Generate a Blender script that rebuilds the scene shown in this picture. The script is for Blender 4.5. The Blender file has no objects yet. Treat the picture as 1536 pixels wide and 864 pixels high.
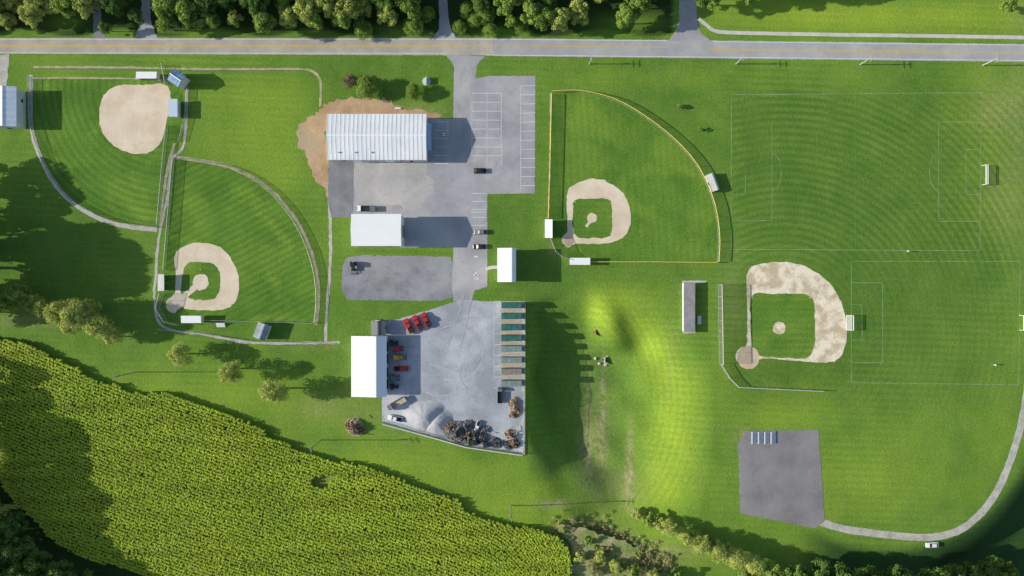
import bpy, bmesh, math, random
import numpy as np
from mathutils import Vector, Matrix
random.seed(5); RNG=np.random.default_rng(5)
S=0.25; H=255.0
SUN_EL=22.0
scene=bpy.context.scene; COL=scene.collection
def W(px,py,z=0.0):
    k=S*(H-z)/H
    return ((px-768)*k,(432-py)*k)
def sstep(a,b,x):
    t=np.clip((x-a)/(b-a),0,1); return t*t*(3-2*t)
def wav(px,py):
    return np.sin(px/17+py/29)+.7*np.sin(px/11-py/15+1.3)+.5*np.sin(py/7.3+px/21)
def gz_np(px,py):
    ry=np.where(py<600,176.0,275.0); pw=np.where(py<600,2.2,2.8)
    u=(np.abs((px-850)/214)**pw+np.abs((py-600)/ry)**pw)**(1/pw)
    d=-8.4*(1-sstep(0.38,1.0,u)*.6-.4*np.clip((u-.35)/.67,0,1))
    wr=22+9*np.sin(py/19)+150*sstep(615,745,py)+50*(1-sstep(440,475,py))
    d=d*sstep(0,1,(px-789)/wr)
    inner=1-sstep(.5,.95,u)
    d=d+.28*wav(px,py)*inner*sstep(800,850,px)
    ax=px-(917+.25*(py-490))
    d=d+3.3*np.exp(-((ax/25)**2+((py-488)/36)**2))*sstep(872,900,px)
    d=d-1.7*np.exp(-(((px-966)/22)**2+((py-522)/22)**2))
    e=np.sqrt(((px-1330)/205)**2+((py-610)/198)**2)
    m=sstep(1380,1440,px)*sstep(560,640,py)
    d=d-m*sstep(1.11,1.55,e)*11.0
    return d
def gz(px,py): return float(gz_np(np.array(float(px)),np.array(float(py))))
# ------------------------------------------------ materials
class NT:
    def __init__(s,name):
        s.m=bpy.data.materials.new(name); s.m.use_nodes=True; s.t=s.m.node_tree
        s.b=s.t.nodes['Principled BSDF']; s.out=s.t.nodes['Material Output']
        s.geo=None
    def n(s,ty,**kw):
        x=s.t.nodes.new(ty)
        for k,v in kw.items(): setattr(x,k,v)
        return x
    def l(s,a,b): s.t.links.new(a,b)
    def pos(s):
        if not s.geo: s.geo=s.n('ShaderNodeNewGeometry')
        return s.geo.outputs['Position']
    def noise(s,scale,detail=4,rough=.6,vec=None,dist=0):
        x=s.n('ShaderNodeTexNoise'); x.inputs['Scale'].default_value=scale; x.inputs['Detail'].default_value=detail
        x.inputs['Roughness'].default_value=rough; x.inputs['Distortion'].default_value=dist
        s.l(vec or s.pos(),x.inputs['Vector']); return x.outputs['Fac']
    def ramp(s,v,a,b,o0=0,o1=1):
        x=s.n('ShaderNodeMapRange'); s.l(v,x.inputs['Value'])
        x.inputs['From Min'].default_value=a; x.inputs['From Max'].default_value=b
        x.inputs['To Min'].default_value=o0; x.inputs['To Max'].default_value=o1; return x.outputs['Result']
    def math(s,op,a,b=None):
        x=s.n('ShaderNodeMath',operation=op)
        for i,v in enumerate((a,b)):
            if v is None: continue
            if isinstance(v,(int,float)): x.inputs[i].default_value=v
            else: s.l(v,x.inputs[i])
        return x.outputs[0]
    def mix(s,f,a,b):
        x=s.n('ShaderNodeMix',data_type='RGBA')
        if isinstance(f,(int,float)): x.inputs[0].default_value=f
        else: s.l(f,x.inputs[0])
        for i,v in ((6,a),(7,b)):
            if isinstance(v,tuple): x.inputs[i].default_value=(*v,1)
            else: s.l(v,x.inputs[i])
        return x.outputs[2]
    def val(s,c,v):
        x=s.n('ShaderNodeVectorMath',operation='SCALE')
        if isinstance(c,tuple): x.inputs[0].default_value=c
        else: s.l(c,x.inputs[0])
        s.l(v,x.inputs['Scale']); return x.outputs[0]
    def attr(s,name):
        x=s.n('ShaderNodeAttribute'); x.attribute_name=name; return x.outputs['Fac']
    def clamp(s,v):
        x=s.n('ShaderNodeClamp'); s.l(v,x.inputs[0]); return x.outputs[0]
    def bump(s,h,strength,dist):
        x=s.n('ShaderNodeBump'); x.inputs['Strength'].default_value=strength; x.inputs['Distance'].default_value=dist
        s.l(h,x.inputs['Height']); s.l(x.outputs[0],s.b.inputs['Normal'])
    def rings(s,cx,cy,spacing,wob=1.2,sy=1.0):
        v=s.n('ShaderNodeVectorMath',operation='SUBTRACT'); s.l(s.pos(),v.inputs[0]); v.inputs[1].default_value=(cx,cy,0)
        f=s.n('ShaderNodeVectorMath',operation='MULTIPLY'); s.l(v.outputs[0],f.inputs[0]); f.inputs[1].default_value=(1,sy,0)
        L=s.n('ShaderNodeVectorMath',operation='LENGTH'); s.l(f.outputs[0],L.inputs[0])
        a=s.math('MULTIPLY',L.outputs['Value'],2*math.pi/spacing)
        a=s.math('ADD',a,s.math('MULTIPLY',s.noise(0.03,1),wob*6))
        return s.math('SINE',a)
    def stripes(s,ang,spacing,wob=1.0):
        v=s.n('ShaderNodeVectorMath',operation='DOT_PRODUCT'); s.l(s.pos(),v.inputs[0]); v.inputs[1].default_value=(math.cos(ang),math.sin(ang),0)
        a=s.math('MULTIPLY',v.outputs['Value'],2*math.pi/spacing)
        if wob: a=s.math('ADD',a,s.math('MULTIPLY',s.noise(0.03,1),wob*6))
        return s.math('SINE',a)
    def fin(s,c,rough=.9,metal=0,spec=.2):
        if isinstance(c,tuple): s.b.inputs['Base Color'].default_value=(*c,1)
        else: s.l(c,s.b.inputs['Base Color'])
        s.b.inputs['Roughness'].default_value=rough; s.b.inputs['Metallic'].default_value=metal
        s.b.inputs['Specular IOR Level'].default_value=spec
        return s.m
def surf(name,c1,c2,scale=.1,fine=2.,famt=.2,rough=.9,bump=0,bscale=2.,metal=0,spec=.2,mow=None,mowamt=.1,lo=.35,hi=.65,c3=None,s3=.03,c4=None,wob=.25):
    n=NT(name)
    c=n.mix(n.ramp(n.noise(scale,5),lo,hi),c1,c2)
    if c3: c=n.mix(n.ramp(n.noise(s3,5,.6,dist=.6),.5,.66,0,.8),c,c3)
    if c4: c=n.mix(n.ramp(n.noise(.21,5,.75,dist=1.2),.58,.72,0,.7),c,c4)
    v=n.ramp(n.noise(fine,3,.7),.25,.75,1-famt,1+famt)
    if mow:
        w=n.rings(mow[1],mow[2],mow[3],wob) if mow[0]=='r' else n.stripes(mow[1],mow[2],0 if len(mow)>3 else wob)
        w=n.math('MULTIPLY',w,n.ramp(n.noise(.05,2),.3,.7,.4*mowamt,1.4*mowamt))
        v=n.math('MULTIPLY',v,n.math('ADD',w,1.0))
    c=n.val(c,v)
    if bump: n.bump(n.noise(bscale,3,.7),bump,.3)
    return n.fin(c,rough,metal,spec)
M={}
M['road_l']=surf('road_asphalt_old',(.40,.37,.32),(.54,.49,.42),.15,2,.12,c4=(.36,.33,.29))
M['road_r']=surf('road_asphalt_new',(.38,.38,.385),(.49,.485,.48),.12,2,.12,c4=(.34,.34,.34))
M['asph']=surf('asphalt_drive',(.33,.33,.355),(.46,.455,.475),.09,2,.13,c3=(.57,.545,.53),s3=.04,c4=(.26,.26,.28))
M['asph_w']=surf('asphalt_worn',(.40,.39,.395),(.56,.535,.515),.10,2,.14,c4=(.31,.305,.32),c3=(.62,.58,.54),s3=.05)
M['asph_d']=surf('asphalt_dark',(.22,.22,.24),(.30,.30,.32),.2,3,.2,c4=(.36,.36,.38))
M['grav']=surf('gravel_grey',(.24,.24,.26),(.34,.34,.365),.25,3,.28,bump=.3,bscale=3,c3=(.42,.42,.43),c4=(.20,.20,.21))
M['yard']=surf('yard_dusty',(.34,.36,.40),(.54,.56,.60),.06,2,.16,lo=.40,hi=.6,c3=(.78,.78,.79),s3=.035,c4=(.27,.275,.30))
M['pad']=surf('asphalt_pad',(.22,.21,.22),(.29,.28,.29),.12,2,.15,c3=(.34,.33,.33),c4=(.18,.175,.19))
M['conc']=surf('concrete',(.55,.53,.48),(.70,.67,.61),.3,3,.1)
M['dirt']=surf('dirt_brown',(.46,.29,.16),(.64,.45,.28),.15,2,.18,bump=.3,c3=(.45,.38,.26),s3=.08,c4=(.30,.29,.12))
M['clay']=surf('infield_clay',(.72,.58,.42),(.86,.74,.57),.14,2,.10,bump=.15,c4=(.62,.50,.35))
M['clay2']=surf('infield_clay_worn',(.62,.50,.33),(.90,.80,.62),.22,1.5,.15,bump=.2,lo=.42,hi=.56,c4=(.50,.40,.26))
M['trail']=surf('trail_gravel',(.40,.40,.34),(.60,.57,.52),.3,2,.25)
M['trail_t']=surf('trail_tan',(.34,.34,.17),(.60,.53,.35),.35,2,.25)
M['paint']=surf('white_paint',(.70,.72,.76),(.86,.86,.86),.5,3,.12)
M['fpaint']=surf('faded_field_paint',(.15,.30,.09),(.38,.48,.28),.25,1.5,.2)
M['fpaint2']=surf('worn_field_paint',(.12,.25,.06),(.21,.35,.13),.2,1.5,.2)
M['ypaint']=surf('yellow_paint',(.66,.44,.08),(.76,.54,.12),.5,3,.1)
M['steel']=surf('galvanised',(.5,.51,.52),(.62,.63,.64),1,3,.1,rough=.45,metal=.2)
M['wood']=surf('weathered_wood',(.28,.22,.17),(.42,.35,.27),1,4,.2)
M['white']=surf('white_metal',(.93,.94,.95),(.97,.97,.97),.2,2,.02,rough=.5)
M['cream']=surf('pale_grey_roof',(.56,.55,.51),(.68,.67,.62),.4,2,.08,rough=.6)
M['bluegrey']=surf('blue_metal',(.36,.58,.80),(.5,.70,.86),.3,2,.08,rough=.6)
M['wallw']=surf('pale_wall',(.60,.59,.56),(.72,.70,.66),.4,3,.08)
M['roofg']=surf('grey_ribbed_roof',(.76,.79,.82),(.88,.89,.90),.12,1,.05,rough=.6,mow=('s',0.0,1.55,1),mowamt=.09)
M['dark']=surf('dark_rubber',(.02,.02,.02),(.04,.04,.04),3,8,.1,rough=.7)
M['glass']=surf('dark_glass',(.02,.025,.035),(.03,.035,.05),3,8,.1,rough=.15,spec=.6)
M['green']=surf('green_tarp',(.03,.13,.11),(.06,.19,.16),.6,3,.2,rough=.7)
M['tan']=surf('tan_boards',(.50,.42,.33),(.62,.52,.41),.6,3,.2)
M['red']=surf('red_paint',(.45,.03,.03),(.52,.04,.04),2,5,.1,rough=.35,spec=.5)
M['black']=surf('black_paint',(.025,.027,.03),(.035,.037,.04),2,5,.1,rough=.3,spec=.5)
M['greyp']=surf('grey_paint',(.16,.17,.18),(.2,.21,.22),2,5,.1,rough=.35,spec=.5)
M['whitep']=surf('white_car_paint',(.82,.82,.82),(.88,.88,.88),2,5,.05,rough=.3,spec=.5)
M['yel']=surf('yellow_machine',(.65,.42,.04),(.7,.47,.06),2,5,.1,rough=.4,spec=.4)
M['orange']=surf('orange_cap',(.5,.2,.08),(.55,.25,.1),2,5,.1)
M['ycap']=surf('yellow_cap',(.80,.66,.14),(.85,.73,.18),2,5,.1)
M['lamp']=surf('lamp_lens',(.8,.8,.75),(.85,.85,.8),2,5,.05,rough=.2)
M['pilel']=surf('pale_gravel',(.44,.44,.46),(.55,.55,.57),.4,3,.10,bump=.25,bscale=4)
M['piled']=surf('dark_millings',(.15,.14,.145),(.30,.29,.29),.6,3,.35,bump=.8)
M['brush']=surf('brush_pile_wood',(.22,.16,.11),(.50,.38,.27),.9,3,.4,bump=.8,lo=.42,hi=.58)
M['chips']=surf('wood_chips',(.40,.31,.22),(.66,.53,.40),.8,3,.3,bump=.6,lo=.42,hi=.58)
M['bark']=surf('bark',(.10,.08,.055),(.17,.14,.10),1,5,.3)
M['soil']=surf('crop_soil',(.20,.27,.05),(.28,.35,.07),.2,3,.3)
M['scrub']=surf('scrub_ground',(.20,.28,.07),(.46,.40,.22),.12,1,.3,bump=.6,bscale=1,lo=.42,hi=.6)
M['hair']=surf('hair_brown',(.05,.03,.02),(.07,.04,.03),5,9,.1)
def leafmat(name,c1,c2,sub=.25,ns=.5,nlo=.65,nhi=1.3):
    n=NT(name)
    g=n.n('ShaderNodeNewGeometry'); oi=n.n('ShaderNodeObjectInfo')
    f=n.math('ADD',n.math('MULTIPLY',g.outputs['Random Per Island'],.5),n.math('MULTIPLY',oi.outputs['Random'],.5))
    c=n.mix(f,c1,c2)
    c=n.val(c,n.ramp(n.noise(ns,3),.3,.7,nlo,nhi))
    n.fin(c,.65,0,.25)
    tr=n.n('ShaderNodeBsdfTranslucent'); n.l(c,tr.inputs['Color'])
    mx=n.n('ShaderNodeMixShader'); mx.inputs[0].default_value=sub
    n.l(n.b.outputs[0],mx.inputs[1]); n.l(tr.outputs[0],mx.inputs[2]); n.l(mx.outputs[0],n.out.inputs['Surface'])
    return n.m
M['leaf_d']=leafmat('leaves_dark',(.07,.16,.035),(.20,.32,.055))
M['leaf_m']=leafmat('leaves_mid',(.15,.28,.045),(.38,.50,.09))
M['leaf_y']=leafmat('leaves_yellow',(.36,.44,.09),(.60,.64,.18))
M['leaf_b']=leafmat('leaves_brown',(.34,.33,.14),(.60,.54,.28))
M['leaf_r']=leafmat('leaves_russet',(.20,.14,.09),(.34,.25,.17))
def cornmat():
    n=NT('corn_leaves'); g=n.n('ShaderNodeNewGeometry')
    mp=n.n('ShaderNodeMapping'); mp.inputs['Rotation'].default_value=(0,0,math.radians(20.5)); mp.inputs['Scale'].default_value=(.12,1.2,0)
    n.l(n.pos(),mp.inputs['Vector'])
    band=n.noise(.22,3,.6,vec=mp.outputs[0])
    c=n.mix(g.outputs['Random Per Island'],(.46,.57,.05),(.66,.76,.10))
    c=n.mix(n.ramp(n.noise(.03,4),.35,.65,0,.5),c,(.38,.56,.06))
    c=n.val(c,n.ramp(band,.3,.7,.78,1.2))
    n.fin(c,.7,0,.2)
    tr=n.n('ShaderNodeBsdfTranslucent'); n.l(c,tr.inputs['Color'])
    mx=n.n('ShaderNodeMixShader'); mx.inputs[0].default_value=.35
    n.l(n.b.outputs[0],mx.inputs[1]); n.l(tr.outputs[0],mx.inputs[2]); n.l(mx.outputs[0],n.out.inputs['Surface']); return n.m
M['corn']=cornmat()
def netmat(name,col,alpha):
    n=NT(name); n.fin(col,.6)
    t=n.n('ShaderNodeBsdfTransparent'); mx=n.n('ShaderNodeMixShader'); mx.inputs[0].default_value=alpha
    n.l(t.outputs[0],mx.inputs[1]); n.l(n.b.outputs[0],mx.inputs[2]); n.l(mx.outputs[0],n.out.inputs['Surface']); return n.m
M['mesh']=netmat('chain_link',(.25,.26,.26),.34)
M['net']=netmat('goal_net',(.7,.7,.7),.35)
# ------------------------------------------------ mesh helpers
class MB:
    def __init__(s): s.v=[]; s.f=[]; s.m=[]
    def box(s,cx,cy,cz,sx,sy,sz,rz=0,mi=0):
        b=len(s.v); c,sn=math.cos(rz),math.sin(rz)
        for dz in(-.5,.5):
            for dx,dy in((-.5,-.5),(.5,-.5),(.5,.5),(-.5,.5)):
                x,y=dx*sx,dy*sy; s.v.append((cx+x*c-y*sn,cy+x*sn+y*c,cz+dz*sz))
        for q in((3,2,1,0),(4,5,6,7),(0,1,5,4),(1,2,6,5),(2,3,7,6),(3,0,4,7)):
            s.f.append([b+i for i in q]); s.m.append(mi)
        return s
    def cyl(s,p0,p1,r0,r1=None,n=6,mi=0):
        r1=r0 if r1 is None else r1
        p0=Vector(p0);p1=Vector(p1); d=(p1-p0).normalized(); a=d.orthogonal().normalized(); c=d.cross(a)
        b=len(s.v)
        for p,r in((p0,r0),(p1,r1)):
            for i in range(n):
                t=2*math.pi*i/n; s.v.append(tuple(p+a*(r*math.cos(t))+c*(r*math.sin(t))))
        for i in range(n):
            j=(i+1)%n; s.f.append([b+i,b+j,b+n+j,b+n+i]); s.m.append(mi)
        s.f.append([b+i for i in range(n)][::-1]); s.m.append(mi); s.f.append([b+n+i for i in range(n)]); s.m.append(mi)
        return s
    def loft(s,secs,mi=0,bev=.12):
        b=len(s.v)
        for x,hw,z0,z1 in secs:
            k=min(bev,hw*.4,(z1-z0)*.4)
            for y,z in((-hw,z0),(hw,z0),(hw,z1-k),(hw-k,z1),(-hw+k,z1),(-hw,z1-k)): s.v.append((x,y,z))
        for i in range(len(secs)-1):
            for j in range(6):
                k=(j+1)%6; s.f.append([b+i*6+j,b+i*6+k,b+(i+1)*6+k,b+(i+1)*6+j]); s.m.append(mi)
        s.f.append([b+i for i in range(6)][::-1]); s.m.append(mi)
        e=b+(len(secs)-1)*6; s.f.append([e+i for i in range(6)]); s.m.append(mi); return s
    def prism(s,cs,a0,a1,axis='x',mi=0):
        b=len(s.v); n=len(cs)
        for a in(a0,a1):
            for u,z in cs: s.v.append((a,u,z) if axis=='x' else (u,a,z))
        for i in range(n):
            j=(i+1)%n; s.f.append([b+i,b+j,b+n+j,b+n+i]); s.m.append(mi)
        s.f.append([b+i for i in range(n)][::-1]); s.m.append(mi); s.f.append([b+n+i for i in range(n)]); s.m.append(mi); return s
    def mesh(s,name,mats):
        me=bpy.data.meshes.new(name); me.from_pydata(s.v,[],s.f)
        mats=mats if isinstance(mats,(list,tuple)) else [mats]
        for m in mats: me.materials.append(m)
        if any(s.m): me.polygons.foreach_set('material_index',s.m)
        bm=bmesh.new(); bm.from_mesh(me); bmesh.ops.recalc_face_normals(bm,faces=bm.faces); bm.to_mesh(me); bm.free()
        return me
def link(name,data,parent=None,loc=(0,0,0),rot=0,sc=None):
    o=bpy.data.objects.new(name,data); COL.objects.link(o); o.location=loc
    if rot: o.rotation_euler=(0,0,rot)
    if sc: o.scale=sc if isinstance(sc,tuple) else (sc,)*3
    if parent: o.parent=parent
    return o
def thing(name,label,cat,loc,rot=0,sc=None,group=None,data=None):
    o=link(name,data,None,loc,rot,sc)
    if data is None: o.empty_display_size=.5
    o['label']=label; o['category']=cat
    if group: o['group']=group
    return o
def spawn(name,parts,loc,rot,label,cat,group=None,sc=None):
    r=thing(name,label,cat,loc,rot,sc,group); objs=[]
    for p in parts:
        nm,me=p[0],p[1]; l=p[2] if len(p)>2 else (0,0,0); par=objs[p[3]] if len(p)>3 and p[3] is not None else r
        objs.append(link(nm,me,par,l))
    return r
def struct(name,me):
    o=link(name,me); o['kind']='structure'; return o
# ------------------------------------------------ flat sheets
def smooth(pts,n=6,closed=False):
    P=[np.array(p,float) for p in pts]; out=[]; N=len(P); rg=range(N if closed else N-1)
    for i in rg:
        p0=P[(i-1)%N] if closed or i>0 else P[i]; p1=P[i]; p2=P[(i+1)%N]; p3=P[(i+2)%N] if closed or i+2<N else P[(i+1)%N]
        for k in range(n):
            t=k/n; out.append(tuple(.5*((2*p1)+(-p0+p2)*t+(2*p0-5*p1+4*p2-p3)*t*t+(-p0+3*p1-3*p2+p3)*t**3)))
    if not closed: out.append(tuple(P[-1]))
    return out
def dens(pts,step,closed=True):
    out=[]; N=len(pts)
    for i in range(N if closed else N-1):
        a=pts[i]; b=pts[(i+1)%N]; L=math.hypot(b[0]-a[0],b[1]-a[1]); k=max(1,int(L/step))
        for j in range(k): out.append((a[0]+(b[0]-a[0])*j/k,a[1]+(b[1]-a[1])*j/k))
    if not closed: out.append(pts[-1])
    return out
def sheet(name,pts,mat,z,jit=0.0,sm=False,step=4):
    if sm: pts=smooth(pts,6,True)
    if jit: pts=[(x+random.gauss(0,jit),y+random.gauss(0,jit)) for x,y in dens(pts,step)]
    v=[(*W(x,y),z) for x,y in pts]
    me=bpy.data.meshes.new(name); me.from_pydata(v,[],[list(range(len(v)))]); me.materials.append(mat)
    if me.polygons[0].normal.z<0: me.flip_normals()
    return struct(name,me)
def circ(cx,cy,r,n=28,ry=None): return [(cx+r*math.cos(2*math.pi*i/n),cy+(ry or r)*math.sin(2*math.pi*i/n)) for i in range(n)]
def strip(name,pts,w,mat,z,sm=True,jit=0,follow=False):
    if sm: pts=smooth(pts,8)
    pts=dens(pts,4,False)
    v=[];f=[]
    for i,(x,y) in enumerate(pts):
        a=pts[max(0,i-1)]; b=pts[min(len(pts)-1,i+1)]; dx,dy=b[0]-a[0],b[1]-a[1]; L=math.hypot(dx,dy) or 1
        nx,ny=-dy/L,dx/L
        for sgn in(-1,1):
            q=sgn*w/2+random.gauss(0,jit); X,Y=x+nx*q,y+ny*q
            v.append((*W(X,Y),z+(gz(X,Y) if follow else 0)))
        if i: k=2*i; f.append([k-2,k-1,k+1,k])
    me=bpy.data.meshes.new(name); me.from_pydata(v,[],f); me.materials.append(mat)
    if me.polygons[0].normal.z<0: me.flip_normals()
    return struct(name,me)
def marks(name,segs,w,mat,z):
    mb=MB()
    for s in segs:
        a=W(s[0],s[1]);b=W(s[2],s[3]); dx,dy=b[0]-a[0],b[1]-a[1];L=math.hypot(dx,dy);
        if L==0: continue
        nx,ny=-dy/L*w/2,dx/L*w/2; k=len(mb.v)
        mb.v+= [(a[0]-nx,a[1]-ny,z),(b[0]-nx,b[1]-ny,z),(b[0]+nx,b[1]+ny,z),(a[0]+nx,a[1]+ny,z)]
        mb.f.append([k,k+1,k+2,k+3]); mb.m.append(0)
    return struct(name,mb.mesh(name,mat))
def pl(pts): return [(*pts[i],*pts[i+1]) for i in range(len(pts)-1)]
# ------------------------------------------------ GROUND
def woodmask(px,py):
    b=np.interp(py,[600,660,760,800,830,864,1000],[-40,-5,30,75,130,230,420])
    return b+8*np.sin(py/17)-px
def build_ground():
    xs=np.concatenate([[-6000,-2500,-1000,-500,-320,-260],np.arange(-225,225.1,1.0),[260,320,500,1000,2500,6000]])
    ys=np.concatenate([[-6000,-2500,-1000,-500,-250,-180],np.arange(-140,140.1,1.0),[180,250,500,1000,2500,6000]])
    X,Y=np.meshgrid(xs,ys); px=X/S+768; py=432-Y/S
    Z=gz_np(px,py)
    nx,ny=len(xs),len(ys)
    co=np.stack([X,Y,Z],-1).reshape(-1,3)
    i=np.arange(nx-1)[None,:]+nx*np.arange(ny-1)[:,None]; q=np.stack([i,i+1,i+1+nx,i+nx],-1).reshape(-1,4)
    me=bpy.data.meshes.new('ground'); me.vertices.add(len(co)); me.vertices.foreach_set('co',co.ravel())
    me.loops.add(q.size); me.loops.foreach_set('vertex_index',q.ravel()); me.polygons.add(len(q))
    me.polygons.foreach_set('loop_start',np.arange(0,q.size,4)); me.polygons.foreach_set('loop_total',np.full(len(q),4))
    me.polygons.foreach_set('use_smooth',np.ones(len(q),bool)); me.update()
    def blobs(L):
        a=np.zeros_like(px)
        for cx,cy,rx,ry,am in L: a=a+am*np.exp(-(((px-cx)/rx)**2+((py-cy)/ry)**2))
        return a
    ua=np.sqrt(((px-850)/185)**2+((py-600)/np.where(py<600,150.,400.))**2)
    arc=np.exp(-((ua-.88)/.19)**2)*sstep(860,910,px)*(1-sstep(740,800,py))
    tone=.75*arc+blobs([(915,460,35,30,.4),(950,445,50,22,.4),(380,230,90,110,.5),(280,600,260,50,.5),(560,700,180,40,.5),(1180,620,110,40,.4),  # arc and leading blobs paint the bank's extra sunlight into the grass
      (1300,720,110,60,.45),(1480,200,60,140,.35),(1300,25,260,28,.9),(760,760,160,50,.5),(1480,640,50,60,.3),(980,810,160,40,.5),(100,160,60,60,.2),(150,300,40,40,-.2),(1280,280,190,100,-.3),(1400,480,120,90,-.3),(760,330,40,60,-.1),(370,430,100,80,-.1),(1150,760,60,30,.3),(370,140,120,30,.2),(950,120,200,20,.2)])
    wear=blobs([(1490,165,30,35,.5),(1500,300,25,60,.3),(830,757,30,6,.9),(885,640,4,80,.9),(908,610,4,70,.8),(950,700,5,60,.95),(945,735,4,40,.8),(903,690,14,70,.5),(880,700,14,40,.5),(1000,830,40,14,.8),(560,620,60,30,.2),(895,630,30,70,.25),
      (840,372,14,14,.6),(1098,440,14,60,.3),(1010,520,6,80,.15),(70,480,90,12,.5),(940,740,30,30,.4),(620,165,40,8,.6),(870,800,30,18,.8),(920,820,30,22,.8),(480,610,40,20,.3),(1530,150,20,200,.3),(1115,655,12,12,.9),(490,520,60,5,.3)])
    mow=sstep(1085,1110,px)*(1-sstep(1500,1560,px))*sstep(110,170,py)*(1-sstep(590,640,py))*(1-.65*sstep(370,420,py))
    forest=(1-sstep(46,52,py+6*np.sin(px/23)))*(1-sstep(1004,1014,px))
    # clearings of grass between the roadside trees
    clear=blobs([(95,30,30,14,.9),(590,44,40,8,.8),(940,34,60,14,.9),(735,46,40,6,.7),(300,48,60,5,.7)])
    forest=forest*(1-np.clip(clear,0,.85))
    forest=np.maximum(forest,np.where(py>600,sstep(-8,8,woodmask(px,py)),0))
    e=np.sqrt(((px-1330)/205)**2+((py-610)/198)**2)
    lush_shade=sstep(1.04,1.14,e)*sstep(1180,1260,px)*sstep(640,740,py)  # tree shade of the lower right corner painted as darker grass
    lush_shade=np.maximum(lush_shade,.20*sstep(1085,1130,px)*(1-sstep(1450,1530,px))*sstep(110,160,py)*(1-sstep(560,640,py)))
    lush_shade=np.maximum(lush_shade,.25*blobs([(800,470,60,60,1),(60,380,150,70,1),(740,330,60,40,.6)]))  # tree and yard shadows deepened in the grass colour
    for nm,a in(('tone',tone),('wear',wear),('mow',mow),('forest',forest),('lush_shade',lush_shade),('arc',arc)):
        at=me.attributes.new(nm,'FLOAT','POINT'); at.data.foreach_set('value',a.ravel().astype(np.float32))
    n=NT('grass_ground')
    big=n.ramp(n.noise(.018,5,.6),.32,.68)
    c=n.mix(big,(.092,.205,.029),(.165,.295,.040))
    c=n.mix(n.math('MULTIPLY',n.ramp(n.noise(.12,5,.65),.4,.75),.45),c,(.24,.34,.065))
    t=n.math('ADD',n.attr('tone'),n.math('MULTIPLY',n.ramp(n.noise(.05,4),.3,.7,-.5,.5),.35))
    c=n.mix(n.clamp(t),c,(.32,.45,.045))
    w=n.math('MULTIPLY',n.attr('wear'),n.ramp(n.noise(.5,5,.7),.35,.6))
    c=n.mix(n.clamp(w),c,(.42,.36,.20))
    c=n.mix(n.math('MULTIPLY',n.attr('lush_shade'),.92),c,(.028,.075,.022))
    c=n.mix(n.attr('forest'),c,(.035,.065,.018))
    v=n.ramp(n.noise(1.3,4,.75),.25,.75,.70,1.30)
    cx,cy=W(1175,500)
    r=n.math('MULTIPLY',n.math('MULTIPLY',n.rings(cx,cy,2.7,.15),n.attr('mow')),n.ramp(n.noise(.03,3),.35,.65,.05,.16))
    v=n.math('MULTIPLY',v,n.math('ADD',r,1))
    cx,cy=W(850,600)
    r=n.math('MULTIPLY',n.math('MULTIPLY',n.rings(cx,cy,2.4,.2,.8),n.attr('arc')),.06)
    v=n.math('MULTIPLY',v,n.math('ADD',r,1))
    s2=n.math('MULTIPLY',n.stripes(math.radians(88),2.6,.2),n.ramp(n.noise(.02,3),.42,.65,.0,.08))
    v=n.math('MULTIPLY',v,n.math('ADD',s2,1))
    c=n.val(c,v)
    hh=n.math('ADD',n.math('MULTIPLY',n.noise(.06,3,.5),3.0),n.noise(1.1,3,.7))
    n.bump(hh,.35,.35)
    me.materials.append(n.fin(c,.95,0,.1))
    return struct('ground',me)
build_ground()
GD=(.086,.195,.027); GL=(.150,.28,.038)
def grass(name,mow,gd=GD,gl=GL,amt=.12):
    return surf(name,gd,gl,.06,1.3,.28,mow=mow,mowamt=amt,bump=.3,bscale=1.2,rough=.95,spec=.1,c3=(.21,.33,.045),s3=.05,wob=.12)
def R(cx,cy,sp): return ('r',*W(cx,cy),sp)
# ---- sheets
sheet('road',[(-900,57),(-100,57),(740,57),(740,83),(680,83),(-100,80),(-900,80)],M['road_l'],.02,.25)
sheet('road',[(740,57),(1100,61),(1536,66),(2400,76),(2400,103),(1536,93),(1100,88),(740,84)],M['road_r'],.02,.25)
marks('road_marking',pl([(-900,67.6),(700,68.1),(1004,71.1)])+pl([(-900,69.8),(700,70.3)]) ,.24,M['ypaint'],.04)
marks('road_marking',pl([(1068,73.6),(1536,78.1),(2400,86.6)])+pl([(1068,75.8),(1536,80.4),(2400,88.9)]),.24,M['ypaint'],.04)
marks('road_marking',pl([(-900,78.6),(670,80)])+pl([(-900,58.6),(740,58.8),(1000,61.2)])+pl([(1070,62.6),(1536,67.6),(2400,77.6)])+pl([(730,82.5),(1100,86),(1536,90.7),(2400,100.7)]),.2,M['paint'],.04)
sheet('driveway',[(1018,-80),(1045,-80),(1045,30),(1052,50),(1066,61),(1002,61),(1013,48),(1019,30)],M['asph'],.028,.3)
sheet('driveway',[(656,-80),(668,-80),(672,25),(676,42),(684,58),(648,58),(658,45),(659,25)],M['asph'],.028,.3)
sheet('driveway',[(213,-80),(225,-80),(226,30),(236,58),(202,58),(212,30)],M['asph'],.028,.3)
sheet('driveway',[(140,-80),(150,-80),(152,30),(158,58),(140,58)],M['asph_d'],.028,.3)
sheet('driveway',[(0,82),(14,82),(12,100),(10,132),(-6,132)],M['trail'],.028,.5)
strip('sidewalk',[(1048,28),(1060,38),(1072,46),(1100,49),(1250,52),(1400,54),(1560,57),(1900,66)],5.5,M['conc'],.05,jit=.1)
sheet('driveway',[(668,82),(728,85),(719,92),(715,100),(714,118),(733,114),(803,114),(803,126),(802,290),(731,291),(731,430),(712,436),(708,452),(680,452),(678,430),(680,380),(680,371),(600,371),(600,322),(528,322),(528,243),(640,243),(640,178),(680,178),(681,100),(677,92)],M['asph'],.032,.25)
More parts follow.
